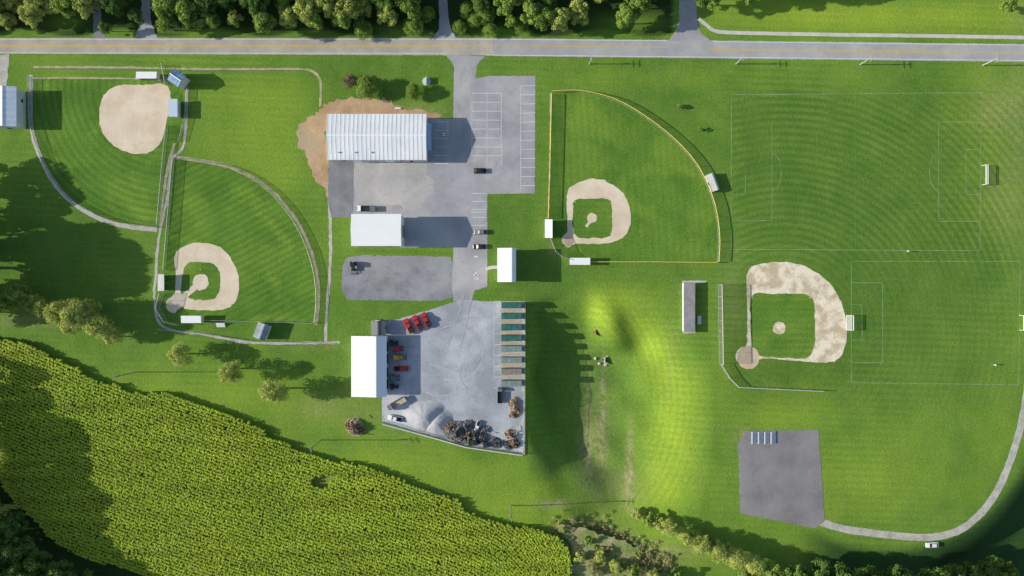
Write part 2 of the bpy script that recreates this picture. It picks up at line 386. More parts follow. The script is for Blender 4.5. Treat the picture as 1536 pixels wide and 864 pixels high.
sheet('parking_lot_surface',[(493,243),(531,243),(530,326),(497,326),(492,300)],M['asph_d'],.045,.3)
sheet('worn_asphalt',[(533,245),(600,244),(641,246),(640,262),(652,270),(650,292),(636,300),(638,312),(606,317),(602,309),(570,306),(532,308)],M['asph_w'],.042,1.0)
sheet('gravel_lot',[(520,386),(545,383),(676,385),(680,398),(679,446),(660,451),(600,451),(522,450),(513,438),(513,402)],M['grav'],.03,.45,step=4)
sheet('yard_surface',[(572,482),(600,478),(640,466),(672,456),(690,450),(708,450),(720,452),(786,452),(785,680),(700,668),(655,655),(573,632)],M['yard'],.036,.3)
sheet('dirt_patch',smooth([(520,149),(560,148),(585,150),(600,160),(640,166),(660,175),(650,180),(500,182),(494,240),(496,300),(487,285),(470,262),(462,235),(447,215),(445,195),(460,180),(478,168),(490,155)],5,True),M['dirt'],.024,1.8,step=4)
sheet('asphalt_pad',[(1120,646),(1228,645),(1229,660),(1237,782),(1222,792),(1180,784),(1110,770),(1107,665)],M['pad'],.06,.4)
strip('footpath',[(1222,779),(1260,792),(1320,801),(1385,806),(1430,799),(1465,776),(1492,742),(1512,700),(1528,650),(1540,590),(1550,500)],11,M['trail'],.045,jit=.3,follow=True)
sheet('outfield_grass',smooth([(50,118),(48,150),(52,190),(72,248),(108,296),(170,328),(240,338)],6)+[(254,240),(276,200),(275,120)],grass('grass_field_a',R(250,130,2.6)),.02,.6)
sheet('outfield_grass',smooth([(262,238),(300,244),(350,256),(400,286),(440,335),(466,390),(476,440),(474,484)],6)+[(380,482),(300,480),(245,462),(240,440),(252,340)],grass('grass_field_b',('s',math.radians(-62),2.4)),.02,.6)
sheet('outfield_grass',[(827,140)]+smooth([(870,140),(920,152),(965,176),(1010,212),(1045,252),(1067,300),(1076,350),(1075,392)],6)+[(885,392),(840,385),(824,360)],grass('grass_field_c',('s',math.radians(4),2.6),(.092,.205,.028),(.16,.29,.040),.05),.02,.5)
sheet('infield_dirt',smooth([(172,130),(190,127),(215,128),(248,127),(256,148),(250,180),(243,210),(228,226),(205,231),(180,224),(160,208),(150,185),(150,158),(158,140)],5,True),M['clay'],.04,.5)
def infield(outer,inner,mound,mr,home,hr,mat,gm,moundpath=True,z=.04):
    sheet('infield_dirt',outer,mat,z,.5)
    sheet('infield_grass',inner,gm,z+.012,.5)
    sheet('pitchers_mound',circ(mound[0],mound[1],mr),mat,z+.024,.4)
    if moundpath: strip('mound_path',[mound,((mound[0]+home[0])/2,(mound[1]+home[1])/2)],mr*.5,mat,z+.03,sm=False,jit=.3)
gb=grass('infield_turf',('s',math.radians(90),2.4),(.09,.20,.028),(.15,.275,.038),.06)
infield(smooth([(262,382),(280,368),(305,364),(330,371),(348,390),(358,415),(356,445),(345,460),(320,466),(285,464),(270,462),(262,470),(250,463),(250,450),(262,440),(264,410)],5,True),
 smooth([(278,399),(290,393),(318,395),(329,408),(330,432),(322,447),(300,450),(283,447),(272,440),(273,418)],5,True),(301,423),12,(262,455),8,M['clay'],gb)
strip('mound_path',[(296,428),(272,448)],9,M['clay'],.075,sm=False,jit=.4)
infield(smooth([(852,286),(870,273),(895,268),(920,278),(938,295),(946,320),(943,345),(930,359),(905,365),(865,366),(853,371),(844,365),(845,354),(851,345),(850,310)],5,True),
 smooth([(862,300),(885,298),(912,299),(917,310),(918,345),(910,356),(888,357),(868,356),(860,345),(859,318)],5,True),(888,327),7.5,(853,360),8,M['clay'],gb,False)
strip('mound_path',[(887,330),(879,340)],4,M['clay'],.075,sm=False,jit=.3)
infield(smooth([(1121,470),(1120,425),(1124,403),(1145,395),(1180,393),(1215,403),(1245,425),(1264,460),(1270,498),(1264,530),(1245,543),(1200,542),(1145,538),(1132,551),(1114,552),(1104,538),(1108,523),(1120,515)],5,True),
 smooth([(1128,444),(1160,441),(1205,441),(1220,452),(1222,480),(1222,515),(1212,536),(1180,537),(1140,534),(1129,525),(1126,490)],5,True),(1169,492),9.5,(1122,536),9,M['clay2'],gb,False)
M['homed']=surf('home_circle_dirt',(.58,.44,.29),(.74,.60,.43),.2,2,.15)
sheet('home_plate_circle',circ(1122,536,17),M['homed'],.056,.4)
sheet('home_plate_circle',circ(853,362,7),M['homed'],.08,.4)
strip('footpath',[(46,112),(46,150),(48,195),(68,252),(104,300),(165,334),(236,345)],6.5,M['trail'],.034,jit=.4)
strip('footpath',[(50,101),(110,101),(200,102),(300,104),(440,104),(470,108),(481,125),(480,160)],3.5,M['trail_t'],.036,jit=.4)
strip('footpath',[(48,117),(120,117),(200,118),(250,120)],2.2,M['trail_t'],.046,jit=.3)
strip('footpath',[(281,132),(276,215),(258,240),(250,300),(238,360),(234,410),(232,450),(245,490),(310,502),(380,514),(510,514)],4,M['trail'],.038,jit=.4)
strip('footpath',[(262,215),(250,260),(240,340)],4,M['trail_t'],.042,jit=.4)
strip('footpath',[(264,236),(300,241),(350,252),(405,284),(446,333),(470,388),(478,440),(474,487)],5,M['trail_t'],.044,jit=.4)
strip('footpath',[(494,300),(496,380),(492,440),(488,512)],4.5,M['trail'],.03,jit=.4)
strip('footpath',[(826,140),(825,250),(822,330)],2.2,M['trail_t'],.05,jit=.4)
strip('footpath',[(728,404),(738,401),(746,401)],5,M['conc'],.05,jit=.2)
# parking marks
seg=[]
for i in range(12): y=129+i*13.6; seg.append((781,y,803,y-.5))
seg.append((781,129,781,284))
for i in range(8): y=140+i*13.4; seg.append((708,y,752,y))
seg+= [(730.5,138,730.5,250),(752,140,752,250),(708,152,708,236)]
for i in range(6): y=290+i*12; seg.append((708,y,729,y))
for i in range(6): y=183+i*12.5; seg.append((652,y,672,y))
seg+=[(672,183,672,205),(708,318,729,318)]
marks('parking_marking',seg,.17,M['paint'],.06)
marks('parking_marking',[(711,413,717,413),(714,408,714,418),(711,385,717,385),(664,200,668,200),(664,203,668,203),(711,418,718,418)],.5,M['paint'],.064)
seg=[]
for i in range(9): y=452+i*16.2; seg.append((741,y,751,y))
seg.append((741,452,741,560)); marks('parking_marking',seg,.14,M['paint'],.06)
M['dust']=surf('dust_track',(.62,.63,.66),(.45,.46,.50),.3,2,.2)
M['dustd']=surf('dust_track_dark',(.36,.37,.42),(.50,.51,.55),.3,2,.2)
for k,(cx,cy,r,a0,a1,mt) in enumerate(((680,530,44,-2.2,1.9,'dust'),(688,524,34,-1.9,2.4,'dustd'),(672,536,56,-1.6,1.3,'dustd'),(660,560,36,-1.2,2.2,'dust'),(700,505,22,-2.6,2.0,'dust'),(650,570,60,-.9,.6,'dust'),(720,560,30,1.2,3.6,'dustd'),(640,590,46,-1.5,.2,'dust'))):
    strip('tyre_track',[(cx+r*math.cos(a0+(a1-a0)*i/9),cy+r*.95*math.sin(a0+(a1-a0)*i/9)) for i in range(10)],1.0,M[mt],.046+.003*k,jit=.25)
for k,(a,b) in enumerate((((697,440),(670,520)),((708,440),(690,520)))):
    strip('tyre_track',[a,((a[0]+b[0])/2+2,(a[1]+b[1])/2),b],2.0,M['dustd'],.072+.002*k,jit=.5)
# soccer lines
seg=pl([(1097,142),(1472,139),(1470,376),(1097,374),(1097,142)])
seg+=pl([(1097,331),(1158,331),(1158,185)])+pl([(1097,292),(1118,292),(1118,258)])
seg+=pl([(1472,183),(1408,183),(1408,332),(1470,332)])+pl([(1471,224),(1449,224),(1449,292),(1470,292)])
seg+=pl([(1158+14*math.sin(t*math.pi/8),258-28*math.cos(t*math.pi/8)) for t in range(9)])+pl([(1408-14*math.sin(t*math.pi/8),258-28*math.cos(t*math.pi/8)) for t in range(9)])
seg+=pl([(1277,392),(1530,392),(1528,577),(1277,574),(1277,392)])+pl([(1277,424),(1324,424),(1324,544),(1277,544)])+pl([(1277,457),(1293,457),(1293,510),(1277,510)])
marks('field_marking',seg,.17,M['fpaint'],.012)
marks('field_marking',[(1283,141,1283,375),(1402,392,1402,575)]+pl(circ(1402,483,22)+[(1424,483)])+pl([(1530,424),(1484,424),(1484,544),(1528,544)]),.11,M['fpaint2'],.012)
seg=[(300,404,301,404),(862,303,863,303),(914,300,915,300),(916,354,917,354),(1128,446,1129,446),(1214,447,1215,447),(1218,532,1219,532),(1169,492,1172,492),(888,327,890,327),(301,423,303,423)]
marks('base_plate',seg,.4,M['paint'],.09)
# ------------------------------------------------ fences
post1=MB().cyl((0,0,0),(0,0,1),.045,n=5).mesh('post',M['steel'])
def fence(pts,h,label,sm=True,cap=None,sp=16,name='chain_link_fence'):
    P=smooth(pts,8) if sm else pts
    P=dens(P,sp,False)
    Q=[P[0]];acc=0
    for a,b in zip(P[:-1],P[1:]):
        acc+=math.hypot(b[0]-a[0],b[1]-a[1])
        if acc>=sp*.95: Q.append(b);acc=0
    if Q[-1]!=P[-1]: Q.append(P[-1])
    ox,oy=W(*Q[0]); r=thing(name,label,'fence',(ox,oy,0))
    w=[(W(*q)[0]-ox,W(*q)[1]-oy) for q in Q]
    mr=MB();mp=MB()
    for a,b in zip(w[:-1],w[1:]):
        if a==b: continue
        mr.cyl((*a,h),(*b,h),.05 if not cap else .12,n=5); mr.cyl((*a,.12),(*b,.12),.03,n=4)
        k=len(mp.v); mp.v+=[(*a,.1),(*b,.1),(*b,h),(*a,h)]; mp.f.append([k,k+1,k+2,k+3]); mp.m.append(0)
    link('rail',mr.mesh('rail',cap or M['steel']),r)
    link('chain_link_mesh',mp.mesh('chain_link_mesh',M['mesh']),r)
    for a in w[:95]:
        o=link('fence_post',post1,r,(*a,0)); o.scale=(1.3,1.3,h)
    return r
fence([(46,116),(47,150),(50,192),(70,250),(106,298),(168,331),(238,341)],1.8,'curved chain-link outfield fence beside gravel footpath')
fence([(50,103),(200,104),(300,106),(452,106)],1.2,'long low chain-link fence along roadside grass',sm=False)
fence([(252,190),(246,250),(238,338)],1.8,'straight chain-link fence between two ball fields',sm=False)
fence([(266,237),(302,243),(352,254),(403,286),(443,334),(467,388),(476,440),(473,484)],1.8,'curved chain-link outfield fence on tan dirt strip')
fence([(262,238),(254,330),(248,405)],1.8,'straight chain-link foul line fence beside worn path',sm=False)
fence([(473,485),(390,482),(305,480)],1.8,'chain-link foul line fence of small diamond',sm=False)
fence([(246,440),(240,462),(252,482),(272,487)],3.6,'tall angled chain-link backstop behind home plate',sm=False,sp=10,name='backstop_fence')
fence([(827,142),(825,230),(822,328)],2.2,'yellow-capped chain-link foul line fence',sm=False,cap=M['ycap'])
fence([(827,139),(870,138),(920,150),(965,175),(1010,210),(1045,250),(1068,300),(1077,350),(1076,393)],2.2,'curved yellow-capped outfield fence on grass',cap=M['ycap'])
fence([(1074,394),(980,393),(886,393)],1.8,'yellow-capped straight fence closing the outfield',sm=False,cap=M['ycap'])
fence([(825,358),(833,378),(843,386),(856,390)],3.6,'tall chain-link backstop behind clay home plate',sm=False,sp=8,name='backstop_fence')
fence([(1077,427),(1078,480),(1079,545)],5,'tall straight backstop fence beside big diamond',sm=False,sp=14,name='backstop_fence',cap=M['wallw'])
fence([(1079,545),(1092,566),(1106,580),(1150,582),(1232,586)],2.2,'angled chain-link fence with pale rail behind diamond',sm=False,cap=M['wallw'])
fence([(786,454),(786,560),(785,679)],1.8,'chain-link fence along edge of equipment yard',sm=False)
fence([(785,681),(700,669),(655,656),(573,633)],1.8,'chain-link fence closing lower side of equipment yard',sm=False)
fence([(246,98),(252,128)],2.4,'short chain-link fence beside spectator booth',sm=False,sp=8)
fence([(283,130),(279,178),(270,212)],1.4,'low chain-link fence along spectator walkway',sm=False)
fence([(238,494),(300,500),(380,512),(505,515)],1.2,'low chain-link fence behind bleachers and footpath',sm=False)
def wall(pts,h,th,label,mat,name='retaining_wall',z0=0):
    ox,oy=W(*pts[0]); mb=MB()
    for a,b in zip(pts[:-1],pts[1:]):
        A=W(*a);B=W(*b);L=math.hypot(B[0]-A[0],B[1]-A[1])
        mb.box((A[0]+B[0])/2-ox,(A[1]+B[1])/2-oy,h/2-.2,L,th,h+.4,math.atan2(B[1]-A[1],B[0]-A[0]))
    return thing(name,label,'wall',(ox,oy,z0),data=mb.mesh(name,mat))
wall([(787.6,453),(786.8,682)],.4,.35,'low concrete kerb wall beside yard containers',M['conc'])
wall([(784,683),(699,671),(654,658),(574,636)],.5,.35,'low concrete wall bordering gravel piles',M['conc'])
# ------------------------------------------------ buildings
def gable(label,rect,he,hr,axis,frac,roof,wall_,name='metal_building',ribs=1.7,ov=.35,doors=(),windows=(),group=None,rh=.05):
    x0,y1=W(rect[0],rect[1],he); x1,y0=W(rect[2],rect[3],he)
    cx,cy=(x0+x1)/2,(y0+y1)/2; r=thing(name,label,'building',(cx,cy,0),group=group)
    hx,hy=(x1-x0)/2,(y1-y0)/2
    u,a=(hy,hx) if axis=='x' else (hx,hy)
    ur=-u+2*u*frac; t=.18
    wb=MB().prism([(-u+ov,0),(u-ov,0),(u-ov,he-.02),(ur,hr-.2),(-u+ov,he-.02)],-a+ov,a-ov,axis)
    link('wall',wb.mesh('wall',wall_),r)
    rb=MB()
    rb.prism([(-u,he),(ur,hr),(ur,hr+t),(-u,he+t)],-a,a,axis)
    rb.prism([(u,he),(ur+.004,hr),(ur+.004,hr+t),(u,he+t)],-a,a,axis)
    if ribs:
        n=int(2*a/ribs)
        for i in range(n+1):
            p=-a+.1+i*(2*a-.2)/n
            rb.prism([(-u,he+t),(ur,hr+t),(ur,hr+t+rh),(-u,he+t+rh)],p-.06,p+.06,axis)
            rb.prism([(u,he+t),(ur,hr+t),(ur,hr+t+rh),(u,he+t+rh)],p-.06,p+.06,axis)
    rf=link('roof',rb.mesh('roof',roof),r)
    rc=MB(); 
    if axis=='x': rc.box(0,ur,hr+t+.04,2*a,.4,.1)
    else: rc.box(ur,0,hr+t+.04,.4,2*a,.1)
    link('ridge_cap',rc.mesh('ridge_cap',roof if hr<4 else M['white']),rf)
    for side,p,w,h,mt in doors:
        mb=MB()
        if side in 'NS': mb.box(p,(hy-ov+.02)*(1 if side=='N' else -1),h/2,w,.1,h)
        else: mb.box((hx-ov+.02)*(1 if side=='E' else -1),p,h/2,.1,w,h)
        link('door',mb.mesh('door',mt),r)
    for side,p,w,zc in windows:
        mb=MB()
        if side in 'NS': mb.box(p,(hy-ov+.02)*(1 if side=='N' else -1),zc,w,.1,1.0)
        else: mb.box((hx-ov+.02)*(1 if side=='E' else -1),p,zc,.1,w,1.0)
        link('window',mb.mesh('window',M['glass']),r)
    return r
gb1=gable('long grey ribbed metal roof maintenance building beside dirt',(491,171,640,240),5.6,7.0,'x',.52,M['roofg'],M['wallw'],doors=[('S',-8,3.2,3.2,M['white']),('S',4,3.2,3.2,M['white']),('S',12,1,2.1,M['dark'])],windows=[('S',-13,1.5,2),('E',2,1.4,2),('E',-2,1.4,2),('S',8.5,1.5,2)],ribs=1.55,rh=.06)
vm=MB().cyl((0,0,0),(0,0,.5),.25,n=10).mesh('roof_vent',M['steel'])
for k in(-14,-8,-2): link('roof_vent',vm,gb1,(k,-5.8,6.2))
x,y=W(644,208)
mb=MB().box(0,0,2.9,2.2,10,.15); r=thing('entrance_canopy','narrow flat blue entrance canopy on grey building','canopy',(x,y,0))
link('roof',mb.mesh('roof',M['bluegrey']),r)
for yy in(-4.5,0,4.5): link('post',MB().cyl((.9,yy,0),(.9,yy,2.8),.08).mesh('post',M['steel']),r)
gable('tall white roofed salt storage building on asphalt',(527,321,602,369),9.2,10.2,'x',.5,M['white'],M['wallw'],doors=[('E',0,4.5,4.8,M['greyp'])],windows=[('S',-4,1.5,3),('S',4,1.5,3)],ribs=0)
gable('small tall white roofed pavilion beside concrete path',(746,372,774,423),6.2,7.2,'y',.76,M['white'],M['wallw'],name='pavilion_building',doors=[('W',0,1.2,2.2,M['dark'])],windows=[('E',-3,1.2,2),('E',3,1.2,2)],ribs=0)
gable('white roofed machinery shed with open equipment side',(527,504,580,595),4.4,6.0,'y',.72,M['white'],M['wallw'],doors=[('E',-7,3.4,3.4,M['dark']),('E',-2.5,3.4,3.4,M['dark']),('E',2.5,3.4,3.4,M['dark']),('E',7,3.4,3.4,M['dark'])],ribs=0)
gable('blue and white metal roof building beside grass',(-22,130,25,190),5.2,6.4,'y',.62,surf('pale_blue_roof',(.70,.84,.95),(.92,.95,.98),.5,2,.08,rough=.6,mow=('s',math.pi/2,2.2),mowamt=.08),M['wallw'],doors=[('S',0,1.1,2.1,M['dark'])],windows=[('E',3,1.2,2)],ribs=1.6)
gable('small lean-to white and dark shed beside yard gate',(557,481,578,503),2.8,3.5,'y',.5,M['greyp'],M['wallw'],name='small_shed',doors=[('E',0,1.2,2,M['dark'])],ribs=1.5)
gable('small dark blue press box behind infield',(255,107,275,127),4.6,5.4,'x',.5,surf('dark_blue_roof',(.12,.25,.42),(.3,.45,.62),.5,2,.1,rough=.6),M['wallw'],name='press_box',doors=[('W',0,1,2,M['dark'])],windows=[('S',0,3,2.6)],ribs=1.2).rotation_euler=(0,0,-.6)
gable('small grey roofed equipment booth beside backstop',(383,485,402,509),2.8,3.6,'y',.6,surf('mid_grey_roof',(.20,.23,.26),(.42,.46,.50),.3,2,.1,rough=.6),M['wallw'],name='equipment_booth',doors=[('S',0,1,2,M['dark'])],windows=[('W',1,1,1.6)],ribs=1.2).rotation_euler=(0,0,-.35)
gable('small pale grey shed tilted beside outfield fence',(1063,260,1075,287),1.9,2.2,'y',.7,M['cream'],M['wallw'],name='equipment_shed',doors=[('W',0,1,1.7,M['dark'])],ribs=1.2,ov=.15).rotation_euler=(0,0,math.radians(20))
def dugout(px,py,L,D,rot,label,roofm=None,h=2.8):
    roofm=roofm or M['white']; x,y=W(px,py,h)
    parts=[('roof',MB().prism([(-D/2,h),(D/2,h+.3),(D/2,h+.45),(-D/2,h+.15)],-L/2,L/2,'x').mesh('roof',roofm)),
     ('back_wall',MB().box(0,-D/2+.3,h/2,L-.4,.15,h).mesh('back_wall',M['wallw'])),
     ('side_wall',MB().box(-L/2+.28,.05,h/2,.15,D-.7,h).mesh('side_wall',M['wallw'])),
     ('side_wall',MB().box(L/2-.28,.05,h/2,.15,D-.7,h).mesh('side_wall',M['wallw'])),
     ('bench',MB().box(0,-D/2+.75,.42,L-1,.4,.08).box(-L/2+.9,-D/2+.75,.19,.08,.3,.38).box(L/2-.9,-D/2+.75,.19,.08,.3,.38).mesh('bench',M['wood'])),
     ('post',MB().cyl((0,D/2-.35,0),(0,D/2-.35,h+.25),.06).mesh('post',M['steel']))]
    spawn('dugout',parts,(x,y,.03),rot,label,'dugout','ball field dugouts')
R90=math.pi/2
dugout(220,113,7.6,2.6,math.pi,'long pale roofed dugout along first base side')
dugout(260,162,6.6,3.2,R90,'pale blue roofed dugout beside clay infield',surf('pale_blue_dugout_roof',(.65,.8,.9),(.75,.86,.94),.4,2,.05))
dugout(242,424,6.2,2.5,-R90,'narrow tan roofed dugout near home plate',M['wallw'])
dugout(287,479,7.4,2.7,0,'white roofed dugout behind foul line')
dugout(823,343,6.9,2.8,-R90,'white roofed dugout along yellow-capped foul line')
dugout(870,392,7.5,2.6,0,'white roofed dugout beside backstop')
sheet('concrete_pad',[(1023,421),(1060,421),(1058,424),(1043,425),(1043,500),(1024,500)],M['conc'],.03,.2)
M['shroof']=surf('shelter_roof_grey',(.27,.26,.27),(.36,.35,.36),.4,3,.12)
x,y=W(1034,461,2.2)
r=thing('team_shelter','long dark grey flat roofed team shelter','shelter',(x,y,.04))
link('roof',MB().box(0,0,2.1,4.2,18.6,.16).mesh('roof',M['shroof']),r)
link('back_wall',MB().box(-2,0,1.0,.15,18.0,2.0).mesh('back_wall',M['wallw']),r)
for k in(-9,-3,3,9): link('post',MB().cyl((2,k,0),(2,k,2.0),.07).mesh('post',M['steel']),r)
for k in(-4.5,4.5): link('bench',MB().box(-1,k,.42,.5,7,.08).box(-1,k-3,.19,.4,.1,.38).box(-1,k+3,.19,.4,.1,.38).mesh('bench',M['wood']),r)
def bleacher_parts(L=4.5,n=5,w=.28):
    out=[]
    fr=MB()
    for s in(-L/2+.3,0,L/2-.3):
        fr.cyl((s,-.2,0.03),(s,n*.6,n*.35),.04,n=4); fr.cyl((s,n*.6,0),(s,n*.6,n*.35),.04,n=4); fr.cyl((s,-.2,.04),(s,n*.6,.04),.04,n=4)
    out.append(('frame',fr.mesh('frame',M['steel'])))
    sb=MB().box(0,0,0,L,w,.05).mesh('seat',M['whitep']); fb=MB().box(0,0,0,L,.22,.04).mesh('footboard',M['steel'])
    for i in range(n):
        out.append(('seat',sb,(0,i*.6,.4+i*.35)))
        if i: out.append(('footboard',fb,(0,i*.6-.32,.12+i*.35-.05)))
    return out
BP=bleacher_parts(4.6,5,.54); BPs=bleacher_parts(4.6,4,.4)
for px in(1130,1139.5,1149,1158.5):
    x,y=W(px,656); spawn('bleacher',BP,(x+1.0,y,.07),R90,'small silver aluminium bleacher parked on asphalt pad','bleacher','bleachers stored on asphalt',sc=(1,.8,.6))
for px,py,rt in((1051,480,R90),(332,490,0)):
    x,y=W(px,py); spawn('bleacher',BPs,(x,y,.05),rt,'small aluminium bleacher on grass near fence','bleacher','spectator bleachers',sc=.7)
# ------------------------------------------------ vehicles
wheel_t=MB().cyl((0,-.12,0),(0,.12,0),.36,n=12).mesh('tyre',M['dark'])
def wheels(xf,xr,y,z=.36):
    return [('wheel',wheel_t,(x,s*y,z)) for x in(xf,xr) for s in(-1,1)]
def car_parts(pm,kind='car'):
    P=[]
    if kind=='car':
        P.append(('body',MB().loft([(-2.38,.70,.38,.66),(-2.2,.86,.25,.78),(-1.0,.92,.24,.95),(1.5,.92,.24,1.0),(2.2,.86,.3,.96),(2.36,.76,.4,.85)]).mesh('body',pm)))
        P.append(('windows',MB().loft([(-1.1,.78,.93,.96),(-.35,.68,.93,1.40),(1.15,.68,.93,1.42),(1.95,.74,.93,1.0)]).mesh('windows',M['glass'])))
        P.append(('roof',MB().loft([(-.4,.62,1.38,1.45),(1.2,.62,1.38,1.47)],bev=.03).mesh('roof',pm)))
        P+=wheels(-1.45,1.4,.82)
        fx,rx=-2.36,2.34
    else:
        P.append(('body',MB().loft([(-2.75,.75,.45,.85),(-2.6,.92,.35,1.0),(-1.4,.96,.35,1.12),(.75,.96,.35,1.15),(.76,.96,.35,1.15),(2.7,.94,.4,1.1)]).mesh('body',pm)))
        P.append(('windows',MB().loft([(-1.35,.82,1.1,1.14),(-.75,.72,1.1,1.70),(.5,.72,1.1,1.72),(.78,.76,1.1,1.2)]).mesh('windows',M['glass'])))
        P.append(('roof',MB().loft([(-.8,.66,1.68,1.76),(.5,.66,1.68,1.78)],bev=.03).mesh('roof',pm)))
        P.append(('truck_bed',MB().box(1.75,0,1.16,1.75,1.5,.05).mesh('truck_bed',M['dark'])))
        P+=wheels(-1.75,1.7,.85,.38)
        fx,rx=-2.72,2.7
    hl=MB().box(0,0,0,.12,.34,.16).mesh('headlight',M['lamp']); tl=MB().box(0,0,0,.1,.25,.18).mesh('taillight',M['red'])
    for s in(-.6,.6): P.append(('headlight',hl,(fx+.06,s,.68))); P.append(('taillight',tl,(rx,s,.75)))
    return P
CP={k:car_parts(M[k]) for k in('black','greyp','whitep')}; PP={k:car_parts(M[k],'pickup') for k in('red','whitep','black','greyp')}
def veh(parts,px,py,deg,label,name,cat,group=None,sc=None,z=.06):
    x,y=W(px,py,1.0); return spawn(name,parts,(x,y,z+min(0,gz(px,py))),math.radians(deg),label,cat,group,sc)
veh(CP['black'],720,256,180,'black sedan in lined parking lot','parked_car','car','cars parked by the centre drive',1.08)
veh(CP['greyp'],721,348,0,'dark grey car in roadside stall','parked_car','car','cars parked by the centre drive')
veh(CP['black'],719,370,0,'black car in stall near pavilion','parked_car','car','cars parked by the centre drive')
veh(CP['whitep'],1399,818,3,'white car with roof rack on grass verge','parked_car','car')
for i,(px,py) in enumerate(((613,489),(626,484),(639,480))):
    veh(PP['red'],px,py,-62,'red pickup truck parked in angled row','pickup_truck','truck','red pickups in equipment yard',1.08)
def truck_parts(cab,bed,bl=4.5,box=False):
    P=[('chassis',MB().box(.8,0,.65,7.2,.8,.2).mesh('chassis',M['dark'])),
       ('cab',MB().loft([(-3.1,1.0,.5,1.2),(-2.9,1.1,.5,1.5),(-2.5,1.1,.5,2.2),(-1.3,1.1,.5,2.4)]).mesh('cab',cab)),
       ('windscreen',MB().box(-2.82,0,1.85,.1,1.7,.5).mesh('windscreen',M['glass']))]
    if box: P.append(('cargo_box',MB().box(1.6,0,1.95,bl+.8,2.3,2.2).mesh('cargo_box',bed)))
    else:
        P.append(('flatbed',MB().box(1.6,0,1.0,bl+.8,2.3,.16).mesh('flatbed',bed)))
        P.append(('side_board',MB().box(1.6,1.1,1.35,bl+.8,.08,.5).box(1.6,-1.1,1.35,bl+.8,.08,.5).box(1.6+(bl+.8)/2,0,1.35,.08,2.1,.5).box(1.6-(bl+.8)/2,0,1.5,.08,2.1,.8).mesh('side_board',bed)))
    for x in(-2.2,2.2,3.2):
        for s in(-1,1): P.append(('wheel',wheel_t,(x,s*.95,.42)))
    return P
def tractor_parts(pm,loader=False):
    big=MB().cyl((0,-.22,0),(0,.22,0),.8,n=14).cyl((0,-.24,0),(0,.24,0),.4,n=10,mi=1).mesh('rear_wheel',[M['dark'],M['yel']])
    sm=MB().cyl((0,-.15,0),(0,.15,0),.45,n=12).cyl((0,-.17,0),(0,.17,0),.22,n=8,mi=1).mesh('front_wheel',[M['dark'],M['yel']])
    P=[('bonnet',MB().loft([(-1.9,.35,.7,1.25),(-1.7,.42,.6,1.4),(-.3,.45,.6,1.5)]).mesh('bonnet',pm)),
       ('cab',MB().loft([(-.3,.7,.7,2.1),(1.1,.72,.7,2.1)]).mesh('cab',M['glass'])),
       ('cab_roof',MB().box(.4,0,2.16,1.7,1.6,.12).mesh('cab_roof',pm)),
       ('fender',MB().box(.9,.85,1.6,1.3,.5,.08).box(.9,-.85,1.6,1.3,.5,.08).mesh('fender',pm)),
       ('rear_wheel',big,(.9,.95,.8)),('rear_wheel',big,(.9,-.95,.8)),('front_wheel',sm,(-1.4,.7,.45)),('front_wheel',sm,(-1.4,-.7,.45))]
    if loader:
        P.append(('loader_arm',MB().cyl((.0,.6,1.4),(-2.6,.6,.6),.1).cyl((0,-.6,1.4),(-2.6,-.6,.6),.1).mesh('loader_arm',pm)))
        P.append(('bucket',MB().prism([(-3.3,.1),(-2.6,.1),(-2.5,.9),(-2.65,.9),(-2.75,.3),(-3.3,.2)],-1.1,1.1,'y').mesh('bucket',M['greyp'])))
    return P
veh(tractor_parts(M['black']),590,514,180,'dark tractor at shed doorway','tractor','tractor','machines beside the white shed',.9)
veh(tractor_parts(M['red']),597,523,180,'red compact tractor beside machinery shed','tractor','tractor','machines beside the white shed')
veh(tractor_parts(M['yel'],True),596,536,180,'yellow loader tractor beside machinery shed','wheel_loader','loader','machines beside the white shed',1.0)
veh(PP['red'],602,553,180,'red pickup truck backed toward machinery shed','pickup_truck','truck')
veh(tractor_parts(M['greyp']),592,567,180,'grey tractor beside machinery shed','tractor','tractor','machines beside the white shed')
veh(tractor_parts(M['black']),591,580,180,'dark tractor at shed corner','tractor','tractor','machines beside the white shed',.9)
veh(truck_parts(M['greyp'],M['tan']),593,606,30,'tan wooden flatbed truck parked at angle','flatbed_truck','truck')
veh(PP['whitep'],593,628,-12,'white pickup truck near pale gravel pile','pickup_truck','truck')
veh(truck_parts(M['whitep'],M['whitep'],4,True),567,492,90,'white box truck beside small shed','box_truck','truck',None,.75)
veh(truck_parts(M['greyp'],M['black']),750,591,-90,'dark grey dump truck beside containers','dump_truck','truck',None,.8)
veh(tractor_parts(M['black'],True),530,399,90,'dark compact loader on gravel lot','wheel_loader','loader')
veh(truck_parts(M['black'],M['greyp']),735,666,8,'dark flatbed truck among material piles','flatbed_truck','truck',None,.85)
veh(PP['black'],713,663,15,'black pickup truck among material piles','pickup_truck','truck')
veh(PP['whitep'],716,640,70,'white pickup truck among material piles','pickup_truck','truck',None,.8)
veh(truck_parts(M['whitep'],M['greyp']),547,313,0,'grey flatbed trailer truck beside white building','flatbed_truck','truck',None,.95)
